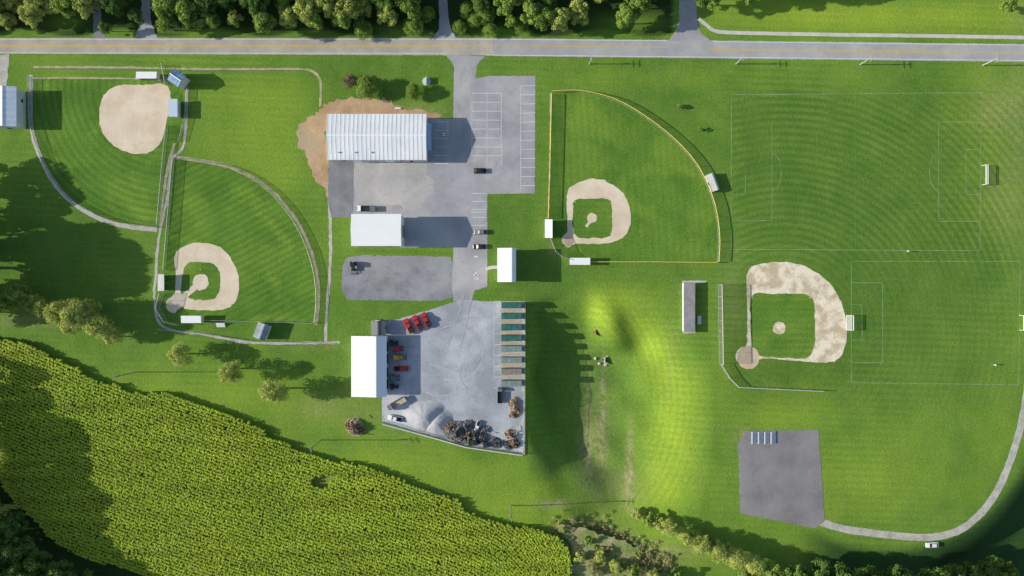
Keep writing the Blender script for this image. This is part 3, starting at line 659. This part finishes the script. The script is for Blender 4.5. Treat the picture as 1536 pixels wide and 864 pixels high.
def container_parts(top):
    L,Wd,h=7.6,2.2,2.7
    b=MB()
    b.box(0,0,.3,L,Wd,.15).box(0,Wd/2-.05,h/2+.3,L,.1,h).box(0,-Wd/2+.05,h/2+.3,L,.1,h).box(L/2-.05,0,h/2+.3,.1,Wd-.2,h).box(-L/2+.05,0,h/2+.3,.1,Wd-.2,h)
    ri=MB()
    for i in range(9):
        x=-L/2+.4+i*(L-.8)/8
        ri.box(x,Wd/2+.05,h/2+.3,.12,.1,h-.1).box(x,-Wd/2-.05,h/2+.3,.12,.1,h-.1)
    tp=MB()
    for i in range(8):
        x0=-L/2+.12+i*(L-.24)/8; x1=x0+(L-.24)/8; z=h+.32+.05*(i%2)
        tp.box((x0+x1)/2,0,z,x1-x0-.01,Wd-.25,.06+.05*random.random())
    return [('body',b.mesh('body',top)),('rib',ri.mesh('rib',M['greyp'])),('tarp',tp.mesh('tarp',top)),('wheel',wheel_t,(-L/2+.5,.9,.36)),('wheel',wheel_t,(-L/2+.5,-.9,.36))]
M['teal2']=surf('grey_green_tarp',(.18,.25,.24),(.26,.33,.31),.6,3,.2)
M['tarpb']=surf('brown_load',(.22,.20,.18),(.32,.29,.25),.6,3,.25)
for i,(py,mt) in enumerate(((458,'green'),(474,'green'),(491,'green'),(507,'green'),(523,'teal2'),(540,'teal2'),(557,'tarpb'),(575,'teal2'))):
    x,y=W(767.5,py,2)
    spawn('roll_off_container',container_parts(M[mt]),(x,y,.05),0,('dark green' if mt=='green' else 'grey-green' if mt=='teal2' else 'brown')+' covered roll-off container in yard row','container','containers lined up in equipment yard')
    if i<7: sheet('gravel_bay',[(750,py+6),(784,py+6),(784,py+10.5),(750,py+10.5)],M['tan'],.075,.3)
# piles
def pile(px,py,rx,ry,h,label,mat,seed,name='gravel_pile',cat='pile',rough=.22):
    rg=random.Random(seed); n=56;rings=24; v=[];f=[]
    ph=[rg.uniform(0,6.28) for _ in range(8)]
    sm=rough<.1
    v.append((0,0,h*(.97 if sm else 1)))
    for k in range(1,rings+1):
        t=k/rings
        for i in range(n):
            a=2*math.pi*i/n; e=1+.10*math.sin(2*a+ph[0])+.07*math.sin(3*a+ph[1])+.04*math.sin(5*a+ph[2])+.02*math.sin(9*a+ph[5])
            if sm: z=h*(.5+.5*math.cos(math.pi*t))**.8*(1+.10*t*math.sin(2*a+ph[3]))+rg.gauss(0,.02)
            else: z=h*(1-t)**(.95)*(1+.15*math.sin(2*a+ph[3]+t*2)+(rough*.9)*math.sin(5*a+ph[4]+t*5))+rg.gauss(0,rough)*(1 if k<rings else 0)*min(1,h/2)
            v.append((rx*t*e*math.cos(a),ry*t*e*math.sin(a),max(z,-.05) if k<rings else -.1))
    for i in range(n): f.append([0,1+i,1+(i+1)%n])
    for k in range(rings-1):
        for i in range(n): a=1+k*n+i;b=1+k*n+(i+1)%n; f.append([a,a+n,b+n,b])
    me=bpy.data.meshes.new(name); me.from_pydata(v,[],f); me.materials.append(mat)
    if sm:
        for p in me.polygons: p.use_smooth=True
    x,y=W(px,py); return thing(name,label,cat,(x,y,.04+gz(px,py)),data=me)
pile(636,624,7.6,6.6,3.0,'pale grey gravel pile with smooth cone',M['pilel'],1,rough=.03)
pile(655,632,6,5.2,2.0,'lower pale gravel pile merging into cone',M['pilel'],2,rough=.04)
for k,(a,b,rx,ry,h,mt) in enumerate(((684,646,4.6,3.6,2.4,'piled'),(700,640,3.4,3.0,1.8,'piled'),(675,640,3.0,2.6,1.6,'brush'),(694,656,4.2,2.4,1.5,'piled'),(712,650,3,3,1.8,'piled'),(724,655,2.6,2.2,1.4,'grav'),(703,652,2.5,2.5,1.7,'brush'),(743,664,2.8,2.0,1.4,'piled'),(728,645,2,2,1.0,'grav'))):
    pile(a,b,rx,ry,h,('dark asphalt millings' if mt=='piled' else 'brownish mulch' if mt=='brush' else 'blue-grey scrap')+' pile in equipment yard',M[mt],20+k,'rubble_pile')
for k,(a,b,rx,ry,h,mt) in enumerate(((766,652,2.2,2.4,1.5,'brush'),(771,664,2.2,2.4,1.5,'brush'),(762,667,2,1.8,1.2,'piled'),(771,603,2.2,2.0,1.3,'chips'),(773,614,2.2,2.4,1.5,'chips'),(770,622,1.6,1.6,1,'brush'))):
    pile(a,b,rx,ry,h,('brown brush and wood' if mt=='brush' else 'dark rubble' if mt=='piled' else 'tan wood chip')+' pile beside yard fence',M[mt],40+k,'debris_pile',rough=.3)
pile(531,639,3.0,3.6,2.2,'tan and brown brush heap on grass',M['chips'],8,'brush_pile',rough=.35)
pile(537,643,2.6,2.6,1.8,'darker side of brush heap on grass',M['brush'],9,'brush_pile',rough=.35)
for k in range(34):
    if k<12: px,py,zz=random.gauss(768,4),random.gauss(658,6),1.3
    elif k<18: px,py,zz=random.gauss(772,3),random.gauss(610,6),1.2
    elif k<24: px,py,zz=random.gauss(533,5),random.gauss(640,5),1.9
    else: px,py,zz=random.gauss(705,18),random.gauss(655,6),1.0
    a=random.uniform(0,3.1); L=random.uniform(.7,1.8); x,y=W(px,py,1.5)
    thing('log','short weathered log lying on material pile','log',(x,y,zz),a,data=MB().cyl((-L,0,0),(L,.1,.15),.16,.11,7).cyl((L*.2,0,.1),(L*.5,.6,.3),.07,.04,5).mesh('log',random.choice([M['wood'],M['tan'],M['brush']])),group='logs in the yard')
# ------------------------------------------------ soccer goals, poles, small things
def goal(px,py,w,rot,label):
    d=1.6;h=2.2
    fr=MB().cyl((0,-w/2,0),(0,-w/2,h),.1).cyl((0,w/2,0),(0,w/2,h),.1).cyl((0,-w/2,h),(0,w/2,h),.12).cyl((0,-w/2,h),(d*.5,-w/2,h),.06).cyl((0,w/2,h),(d*.5,w/2,h),.06).cyl((d*.5,-w/2,h),(d,-w/2,0.05),.06).cyl((d*.5,w/2,h),(d,w/2,0.05),.06).cyl((d,-w/2,.06),(d,w/2,.06),.07).cyl((d*.5,-w/2,h),(d*.5,w/2,h),.06).cyl((0,-w/2,.06),(d,-w/2,.06),.06).cyl((0,w/2,.06),(d,w/2,.06),.06)
    nt=MB(); nt.v=[(0,-w/2,h),(0,w/2,h),(d*.5,w/2,h),(d*.5,-w/2,h),(d,w/2,.1),(d,-w/2,.1),(0,-w/2,.1),(0,w/2,.1)]; nt.f=[[0,1,2,3],[3,2,4,5],[0,3,5,6],[1,2,4,7]]; nt.m=[0]*4
    x,y=W(px,py); spawn('soccer_goal',[('frame',fr.mesh('frame',M['whitep'])),('net',nt.mesh('net',M['net']))],(x,y,.02),rot,label,'goal','soccer goals')
goal(1473,263,7.2,0,'white framed soccer goal with net on grass')
goal(1276,484,5.5,math.pi,'white framed soccer goal beside infield dirt')
goal(1529,484,5.5,0,'white framed soccer goal at field edge')
def pole_parts(h,mat):
    P=[('pole',MB().cyl((0,0,0),(0,0,h),.2,.13,8).mesh('pole',mat))]
    for z in(h-.4,h-1.3): P.append(('crossarm',MB().box(0,0,z,.14,2.6,.14).mesh('crossarm',M['wood'])))
    ins=MB().cyl((0,0,0),(0,0,.25),.06,.04,6).mesh('insulator',M['whitep'])
    for s in(-1.15,-.5,.5,1.15): P.append(('insulator',ins,(0,s,h-.33)))
    P.append(('transformer',MB().cyl((0.35,0,h-3),(0.35,0,h-2.1),.26,n=10).mesh('transformer',M['greyp'])))
    return P
PW=pole_parts(15,M['wood']); PL=pole_parts(8,M['steel'])
for px,py,r in((205,558,.3),(482,660,.4),(766,758,.3)):
    x,y=W(px,py); spawn('utility_pole',PW,(x,y,gz(px,py)),r,'weathered wooden utility pole standing in grass','utility pole','wooden poles by the corn field')
for px,py in((884,96),(1104,96),(1290,97),(1474,98)):
    x,y=W(px,py); spawn('utility_pole',PL,(x,y,0),.1,'pale utility pole on roadside grass verge','utility pole','pale poles along the road')
x,y=W(640,122)
spawn('monument_sign',[('base',MB().cyl((0,0,0),(0,0,.25),1.6,1.5,14).mesh('base',M['conc'])),('panel',MB().box(0,0,1,.3,2.4,1.3).mesh('panel',M['bluegrey'])),('post',MB().cyl((0,1.4,.2),(0,1.4,1.9),.1).mesh('post',M['wallw'])),('post',MB().cyl((0,-1.4,.2),(0,-1.4,1.9),.1).mesh('post',M['wallw']))],(x,y,.02),0,'small blue monument sign on round concrete base','sign')
x,y=W(597,163); thing('bench','small white bench beside dirt patch','bench',(x,y,.03),data=MB().box(0,0,.45,2.2,.5,.08).box(-.9,0,.22,.1,.4,.4).box(.9,0,.22,.1,.4,.4).box(0,.25,.75,2.2,.06,.35).mesh('bench',M['white']))
def inlet(px,py,label,mat):
    x,y=W(px,py); z=gz(px,py)
    spawn('drain_inlet',[('headwall',MB().box(0,0,.5,.4,2.0,1.4).mesh('headwall',mat)),('wing_wall',MB().box(.8,1.2,.35,1.6,.25,1.0,.5).box(.8,-1.2,.35,1.6,.25,1.0,-.5).mesh('wing_wall',mat)),('pipe',MB().cyl((-.4,0,.5),(.35,0,.5),.4,n=12).mesh('pipe',M['dark']))],(x,y,z),0,label,'drain')
inlet(895,499,'small rusty orange drain inlet in grass',M['orange']); inlet(911,543,'pale concrete drain headwall at worn track',M['conc'])
for px,py in((897,541),(903,549),(913,551)):
    x,y=W(px,py); bm=bmesh.new(); bmesh.ops.create_icosphere(bm,subdivisions=2,radius=.6)
    for v in bm.verts: v.co*=random.uniform(.8,1.15); v.co.z*=.6
    me=bpy.data.meshes.new('boulder'); bm.to_mesh(me); bm.free(); me.materials.append(M['conc'])
    thing('boulder','pale boulder beside drain headwall in grass','rock',(x,y,gz(px,py)+.2),data=me,group='boulders at the drain')
def person(px,py,rot,label,shirt):
    J={'pel':(0,0,.95),'ch':(0,0,1.3),'nk':(0,0,1.5),'hd':(.02,0,1.64),'tp':(.02,0,1.74),
       'ls':(0,.2,1.42),'le':(.05,.27,1.15),'lh':(.15,.25,.9),'rs':(0,-.2,1.42),'re':(-.05,-.27,1.15),'rh':(.02,-.25,.88),
       'lp':(0,.1,.9),'lk':(.12,.11,.5),'lf':(.08,.11,.08),'lt':(.26,.11,.04),'rp':(0,-.1,.9),'rk':(-.05,-.11,.5),'rf':(-.22,-.11,.1),'rt':(-.05,-.11,.04)}
    Rr={'pel':.15,'ch':.16,'nk':.06,'hd':.1,'tp':.07,'ls':.07,'le':.045,'lh':.035,'rs':.07,'re':.045,'rh':.035,'lp':.09,'lk':.06,'lf':.045,'lt':.04,'rp':.09,'rk':.06,'rf':.045,'rt':.04}
    E=[('pel','ch'),('ch','nk'),('nk','hd'),('hd','tp'),('ch','ls'),('ls','le'),('le','lh'),('ch','rs'),('rs','re'),('re','rh'),('pel','lp'),('lp','lk'),('lk','lf'),('lf','lt'),('pel','rp'),('rp','rk'),('rk','rf'),('rf','rt')]
    ks=list(J); me=bpy.data.meshes.new('person'); me.from_pydata([J[k] for k in ks],[(ks.index(a),ks.index(b)) for a,b in E],[])
    x,y=W(px,py); o=thing('person',label,'person',(x,y,.03),rot,data=me)
    o.modifiers.new('s','SKIN'); sv=me.skin_vertices[0].data
    for i,k in enumerate(ks): sv[i].radius=(Rr[k],Rr[k])
    sv[0].use_root=True
    sb=o.modifiers.new('u','SUBSURF'); sb.levels=1; sb.render_levels=1
    me.materials.append(shirt)
    bm=bmesh.new(); bmesh.ops.create_uvsphere(bm,u_segments=10,v_segments=8,radius=.115); bmesh.ops.translate(bm,verts=bm.verts,vec=(0,0,1.70))
    hm=bpy.data.meshes.new('hair'); bm.to_mesh(hm); bm.free(); hm.materials.append(M['hair']); link('hair',hm,o)
person(1490,547,0,'person in white walking across soccer grass',M['whitep'])
person(1360,377,1,'person in white standing on field touchline',M['whitep'])
# ------------------------------------------------ trees
def leafcloud(name,clumps,n,size,mat,seed,vz=.8,lowflip=-.3):
    rg=np.random.default_rng(seed)
    C=np.array([c[:3] for c in clumps]); Rr=np.array([c[3] for c in clumps]); w=Rr**2; w=w/w.sum()
    idx=rg.choice(len(Rr),n,p=w); d=rg.normal(size=(n,3)); d/=np.linalg.norm(d,axis=1)[:,None]
    d[:,2]=np.where(d[:,2]<lowflip,-d[:,2],d[:,2])
    rr=Rr[idx]*(rg.uniform(.55,1.08,n))
    p=C[idx]+d*rr[:,None]*np.array([1,1,vz])
    nn=d+rg.normal(size=(n,3))*.5; nn/=np.linalg.norm(nn,axis=1)[:,None]
    t=np.cross(nn,rg.normal(size=(n,3))); t/=np.linalg.norm(t,axis=1)[:,None]; b=np.cross(nn,t)
    s=size*rg.uniform(.6,1.3,n)[:,None]
    v=np.stack([p-t*s,p-b*s*.6,p+t*s,p+b*s*.6],1).reshape(-1,3)
    me=bpy.data.meshes.new(name); me.vertices.add(4*n); me.vertices.foreach_set('co',v.ravel())
    me.loops.add(4*n); me.loops.foreach_set('vertex_index',np.arange(4*n)); me.polygons.add(n)
    me.polygons.foreach_set('loop_start',np.arange(0,4*n,4)); me.polygons.foreach_set('loop_total',np.full(n,4)); me.update()
    me.materials.append(mat); return me
def treevar(Rd,h,mat,seed,n=5000,size=.34,nc=30,asp=.62,skirt=.22,fill=.82,cr=(.2,.36)):
    rg=random.Random(seed); cl=[]
    z0=h*skirt; z1=h
    for i in range(nc):
        a=rg.uniform(0,6.28); t=rg.random()**.8
        rad=Rd*math.sin(math.pi*min(1,(.22+.73*t)))**.6
        u=rg.uniform(.1,1)**.5*fill
        k=Rd*rg.uniform(*cr)
        cl.append((rad*u*math.cos(a),rad*u*math.sin(a),z0+k+(z1-z0-1.6*k)*t,k))
    crown=leafcloud('crown',cl,n,size,mat,seed)
    tr=MB().cyl((0,0,-.3),(0,0,h*.5),Rd*.07,Rd*.04,8)
    for c in cl[:9]: tr.cyl((0,0,h*rg.uniform(.2,.45)),(c[0]*.7,c[1]*.7,c[2]*.9),Rd*.03,Rd*.012,5)
    return (tr.mesh('trunk',M['bark']),crown,Rd,h)
TV={'d':[treevar(5.2,13,M['leaf_d'],s,5500) for s in(1,2,3)],'m':[treevar(5,12.5,M['leaf_m'],s,5500) for s in(11,12,13)],'y':[treevar(4.6,11,M['leaf_y'],s) for s in(21,22)],
    'w':[treevar(4.6,9.5,M['leaf_y'],s,5000,.22,34,.8,.12,.78,(.24,.38)) for s in(31,32,33)],'s':[treevar(2.2,4.0,M['leaf_m'],s,1800,.2,16,.7,.05) for s in(41,42)],'b':[treevar(2.2,3.0,M['leaf_b'],s,1500,.18,16,.6,.03) for s in(51,)],'sy':[treevar(2.4,3.4,M['leaf_y'],s,1800,.2,16,.6,.05) for s in(61,)],
    'r':[treevar(2.9,4.4,M['leaf_m'],71,7500,.14,60,.9,.03,.9,(.26,.38))],'rb':[treevar(2.8,3.8,M['leaf_r'],72,3000,.15,36,.9,.04,.9,(.24,.36))]}
def tree(px,py,k,sc,label,name='tree',cat='tree',group=None,zview=None):
    v=random.choice(TV[k]); tm,cm,Rd,h=v
    x,y=W(px,py,(h*.65*sc) if zview is None else zview)
    qx,qy=x/S+768,432-y/S
    r=thing(name,label,cat,(x,y,gz(qx,qy)),random.uniform(0,6.28),(sc*random.uniform(.93,1.07),sc*random.uniform(.93,1.07),sc),group)
    link('trunk',tm,r); link('crown',cm,r); return r
def inroad(px):
    return any(a<px<b for a,b in((134,156),(204,234),(648,686),(1008,1056)))
LD={'d':'dark green broadleaf tree in roadside woodland','m':'mid green leafy tree in roadside woodland','y':'sunlit yellow-green tree in roadside woodland'}
for row,py in enumerate((33,8,-22,-54)):
    x=-120+row*13
    while x<1000:
        x+=random.uniform(24,46)*(1 if row<2 else 1.2)
        yy=py+random.uniform(-10,8)
        if inroad(x): continue
        if 890<x<1010 and row<2 and random.random()<.7: continue
        if 60<x<134 and row==0: continue
        if 560<x<640 and row==0 and random.random()<.6: continue
        if 690<x<760 and row==0: continue
        k=random.choices('dmy',(3,5,2))[0]
        if x<60 or 835<x<885 or 455<x<500: k='y' if random.random()<.6 else 'm'
        sc=random.uniform(.5,1.05) if row==0 else random.uniform(.75,1.3)
        if row==0 and sc>.8: yy-=7
        tree(x,yy,k,sc,LD[k],group='roadside woodland trees')
for px,py in((620,38),(690,40),(712,30),(780,38),(735,44),(545,44),(640,20),(700,14),(728,20)): tree(px,py,'r',random.uniform(.9,1.4),'small dense evergreen beside the road','evergreen_tree','tree',group='roadside woodland trees')
for px,py in((1128,-12),(1190,-25),(1235,-20),(1062,-6)): tree(px,py,'m',1.0,LD['m'],group='roadside woodland trees')
tree(1515,6,'s',1.5,'small bright shrub in verge','shrub','shrub')
tree(549,130,'r',1.5,'dense round green tree on lawn by roadside','tree'); tree(619,137,'r',1.15,'dense round green shrub on lawn','shrub','shrub'); tree(525,123,'rb',1.15,'reddish brown leafless shrub on lawn','shrub','shrub')
tree(1020,160,'s',.55,'small sapling on open grass','sapling','tree'); tree(1051,194,'s',.5,'small sapling on open grass','sapling','tree')
for px,py,k,s in((4,452,'m',1.0),(26,440,'m',.95),(44,452,'y',.7),(88,466,'w',1.35),(112,474,'w',1.45),(146,490,'w',1.25),(170,506,'w',.8),(64,460,'w',.9),(130,462,'w',1.0),(104,490,'w',.9)): tree(px,py,k,s,'yellow-green feathery tree in row by meadow',group='row of feathery trees')
for px,py,s in((270,533,1.1),(344,556,1.15),(410,587,1.35)): tree(px,py,'w',s,'sparse yellow-green young tree on mown grass',group='young trees on grass')
def gtree(gx,gy,k,sc,label='tall broadleaf tree at the woodland edge'):
    tree(gx,gy,k,sc,label,group='woodland edge trees',zview=0)
for gx,gy,s in((-44,256,1.1),(-66,272,1.4),(-42,296,1.3),(-58,318,1.3),(-34,352,1.6),(-26,378,1.85),(-38,402,2.0),(-22,428,1.9),(-40,452,1.6),(-60,390,2.1),(-76,430,2.1),(-30,468,1.1),(-80,360,1.9)): gtree(gx,gy,random.choice('dm'),s)
for gx,gy,s in((-60,600,1.3),(-40,640,1.4),(-34,672,1.4),(-50,700,1.6),(-20,720,1.3),(-40,750,1.7),(0,752,1.2),(-10,780,1.5),(26,784,1.1),(10,806,1.3),(50,812,1.1),(20,830,1.4),(78,832,1.0),(-20,840,1.6),(112,848,1.0),(60,852,1.3),(150,864,.9),(-60,560,1.2),(190,876,.9),(100,876,1.2),(20,870,1.4),(-60,660,1.7),(-70,740,1.9),(-70,800,1.9),(40,776,.8)): gtree(gx,gy,'d',s,'dark broadleaf tree at shaded woodland corner')
LB='green and yellow tree in scrubby hedgerow'
for px,py,k,s in((960,774,'sy',1.3),(975,782,'s',1.5),(990,790,'sy',1.5),(1005,796,'w',.8),(1028,806,'w',.8),(1052,818,'w',.95),(1078,826,'w',1.0),(1104,836,'w',1.05),(1130,847,'w',1.1),(1160,856,'m',.8),(1190,862,'m',.8),(1120,866,'m',.8),(885,812,'s',1.1),(900,835,'sy',1.3),(925,850,'w',.6),(950,858,'s',1.4),(980,866,'w',.7),(870,838,'sy',1.2),(890,856,'b',1.2),(915,826,'b',1.0),(1015,862,'s',1.3),(1040,800,'sy',1.2),(1064,812,'s',1.2),(1090,824,'sy',1.3)): tree(px,py,k,s,LB if k in 'mws' else 'brownish green shrub in scrubby hedgerow','shrub' if k in('s','b','sy') else 'tree','shrub' if k in('s','b','sy') else 'tree','hedgerow plants')
for i in range(60):
    t=random.random(); tree(835+t*150+random.gauss(0,10),798+t*60+random.gauss(0,12),random.choice(['s','b','sy','b','sy']),random.uniform(.3,.75),'low scrub bush in rough hedgerow','shrub','shrub','hedgerow plants')
sheet('scrub_ground',smooth([(834,788),(865,790),(900,800),(940,815),(975,835),(1000,866),(1010,930),(850,930),(858,860),(856,826),(848,806)],5,True),M['scrub'],.03,1.5)
cl=[]
for i in range(700):
    t=random.random(); px=845+t*150+random.gauss(0,14); py=800+t*55+random.gauss(0,16)
    x,y=W(px,py); cl.append((x,y,random.uniform(.1,.5)+min(0,gz(px,py)),random.uniform(.4,1.1)))
me=leafcloud('rough_grass',cl,24000,.22,M['leaf_b'],77,.9,0); o=link('rough_grass',me); o['kind']='stuff'; o['label']='rough pale brown and green scrub vegetation'; o['category']='undergrowth'
for gx,gy,s in((1180,850,1.0),(1210,852,1.2),(1240,850,1.2),(1275,856,1.3),(1320,858,1.3),(1360,862,1.3),(1400,862,1.4),(1440,862,1.4),(1470,866,1.4),(1500,862,1.3)): gtree(gx,gy,random.choice('dd'),s,'dark green tree along lower hedgerow')
# ------------------------------------------------ corn
edge=[(-60,498),(0,507),(42,514),(60,524),(125,552),(128,560),(150,572),(182,576),(186,583),(225,592),(228,586),(262,590),(300,606),(352,624),(398,640),(402,654),(436,664),(440,672),(512,694),(516,688),(560,702),(600,716),(640,732),(690,748),(696,762),(735,778),(782,790),(786,786),(812,794),(838,804),(851,820),(857,842),(855,905),(-60,905)]
def inpoly(x,y,poly):
    c=np.zeros(x.shape,bool); j=len(poly)-1
    for i in range(len(poly)):
        xi,yi=poly[i];xj,yj=poly[j]
        cond=((yi>y)!=(yj>y))&(x<(xj-xi)*(y-yi)/((yj-yi)+1e-9)+xi); c^=cond; j=i
    return c
def corn():
    rg=np.random.default_rng(9); th=math.radians(20.5)
    sp=1.2/S; st=.38/S
    us=np.arange(-400,1300,st); vs=np.arange(-400,900,sp)
    U,V=np.meshgrid(us,vs); V=V+ 7*np.sin(U/150.0)+rg.normal(size=U.shape)*.5; U=U+rg.normal(size=U.shape)*.7
    V=V+np.maximum(0,U-790)**2*.0045     # rows curve around at the field's far end
    x=U*math.cos(th)-V*math.sin(th); y=500+U*math.sin(th)+V*math.cos(th)
    ok=inpoly(x,y,edge)
    ok&=~((y>600)&(woodmask(x,y)>0))
    ok&=~((((x-483)/14)**2+((y-721)/9)**2)<1)
    ok&=~((((x-497)/10)**2+((y-716)/5)**2)<1)
    ok&=~(rg.random(x.shape)<.02)
    hole=(np.sin(x/31+y/17)*np.sin(x/13-y/23)>.96); ok&=~(hole&(rg.random(x.shape)<.5))
    x=x[ok];y=y[ok];N=len(x)
    wx=(x-768)*S; wy=(432-y)*S; hgt=2.3+.15*np.sin(x/40)+rg.normal(size=N)*.10
    K=9; vv=[]
    for k in range(K):
        a=rg.uniform(0,2*math.pi,N); L=rg.uniform(.38,.68,N); w=rg.uniform(.08,.17,N); z0=hgt*rg.uniform(.80,.98,N); dz=rg.uniform(-.14,.12,N)
        cx,cy=np.cos(a),np.sin(a); tl=rg.uniform(-.06,.06,N)
        p0=np.stack([wx+cy*w,wy-cx*w,z0-tl],-1); p1=np.stack([wx-cy*w,wy+cx*w,z0+tl],-1)
        p2=np.stack([wx+cx*L-cy*w*.7,wy+cy*L+cx*w*.7,z0+dz+tl],-1); p3=np.stack([wx+cx*L+cy*w*.7,wy+cy*L-cx*w*.7,z0+dz-tl],-1)
        vv.append(np.stack([p0,p1,p2,p3],1))
    for k in range(2):
        a=rg.uniform(0,2*math.pi,N); w=.25; cx,cy=np.cos(a)*w,np.sin(a)*w; zt=hgt*.8
        vv.append(np.stack([np.stack([wx-cx,wy-cy,zt*0+.1],-1),np.stack([wx+cx,wy+cy,zt*0+.1],-1),np.stack([wx+cx,wy+cy,zt],-1),np.stack([wx-cx,wy-cy,zt],-1)],1))
    v=np.concatenate(vv).reshape(-1,3); n=len(v)//4
    me=bpy.data.meshes.new('corn_field'); me.vertices.add(4*n); me.vertices.foreach_set('co',v.ravel())
    me.loops.add(4*n); me.loops.foreach_set('vertex_index',np.arange(4*n)); me.polygons.add(n)
    me.polygons.foreach_set('loop_start',np.arange(0,4*n,4)); me.polygons.foreach_set('loop_total',np.full(n,4)); me.update()
    me.materials.append(M['corn']); o=link('corn_field',me); o['kind']='stuff'; o['label']='tall green corn field in curving rows'; o['category']='crop'
    print('corn plants',N)
corn()
sheet('field_soil',[(a,b+2) for a,b in edge[3:-2]]+[(855,1000),(420,1000),(230,862),(120,824),(60,790),(26,750),(0,690),(-30,620),(-60,510),(0,512)],M['soil'],.015,.8)
# ------------------------------------------------ light, sky, camera
w=bpy.data.worlds.new('World'); scene.world=w; w.use_nodes=True
sk=w.node_tree.nodes.new('ShaderNodeTexSky'); sk.sky_type='NISHITA'; sk.sun_disc=False
sk.sun_elevation=math.radians(SUN_EL); sk.sun_rotation=math.radians(-90); sk.air_density=1.0
w.node_tree.links.new(sk.outputs[0],w.node_tree.nodes['Background'].inputs[0]); w.node_tree.nodes['Background'].inputs[1].default_value=.13
L=bpy.data.lights.new('sun','SUN'); L.energy=5; L.angle=math.radians(.5); L.color=(1,.95,.83)
lo=bpy.data.objects.new('sun',L); COL.objects.link(lo); lo.rotation_euler=(0,-math.radians(90-SUN_EL),0); lo.location=(-100,0,80)
cd=bpy.data.cameras.new('camera'); co=bpy.data.objects.new('camera',cd); COL.objects.link(co); co.location=(0,0,H)
cd.sensor_width=36; cd.lens=36*H/384; cd.clip_end=9000; cd.clip_start=1; scene.camera=co
scene.view_settings.view_transform='Standard'; scene.view_settings.look='None'; scene.view_settings.exposure=0
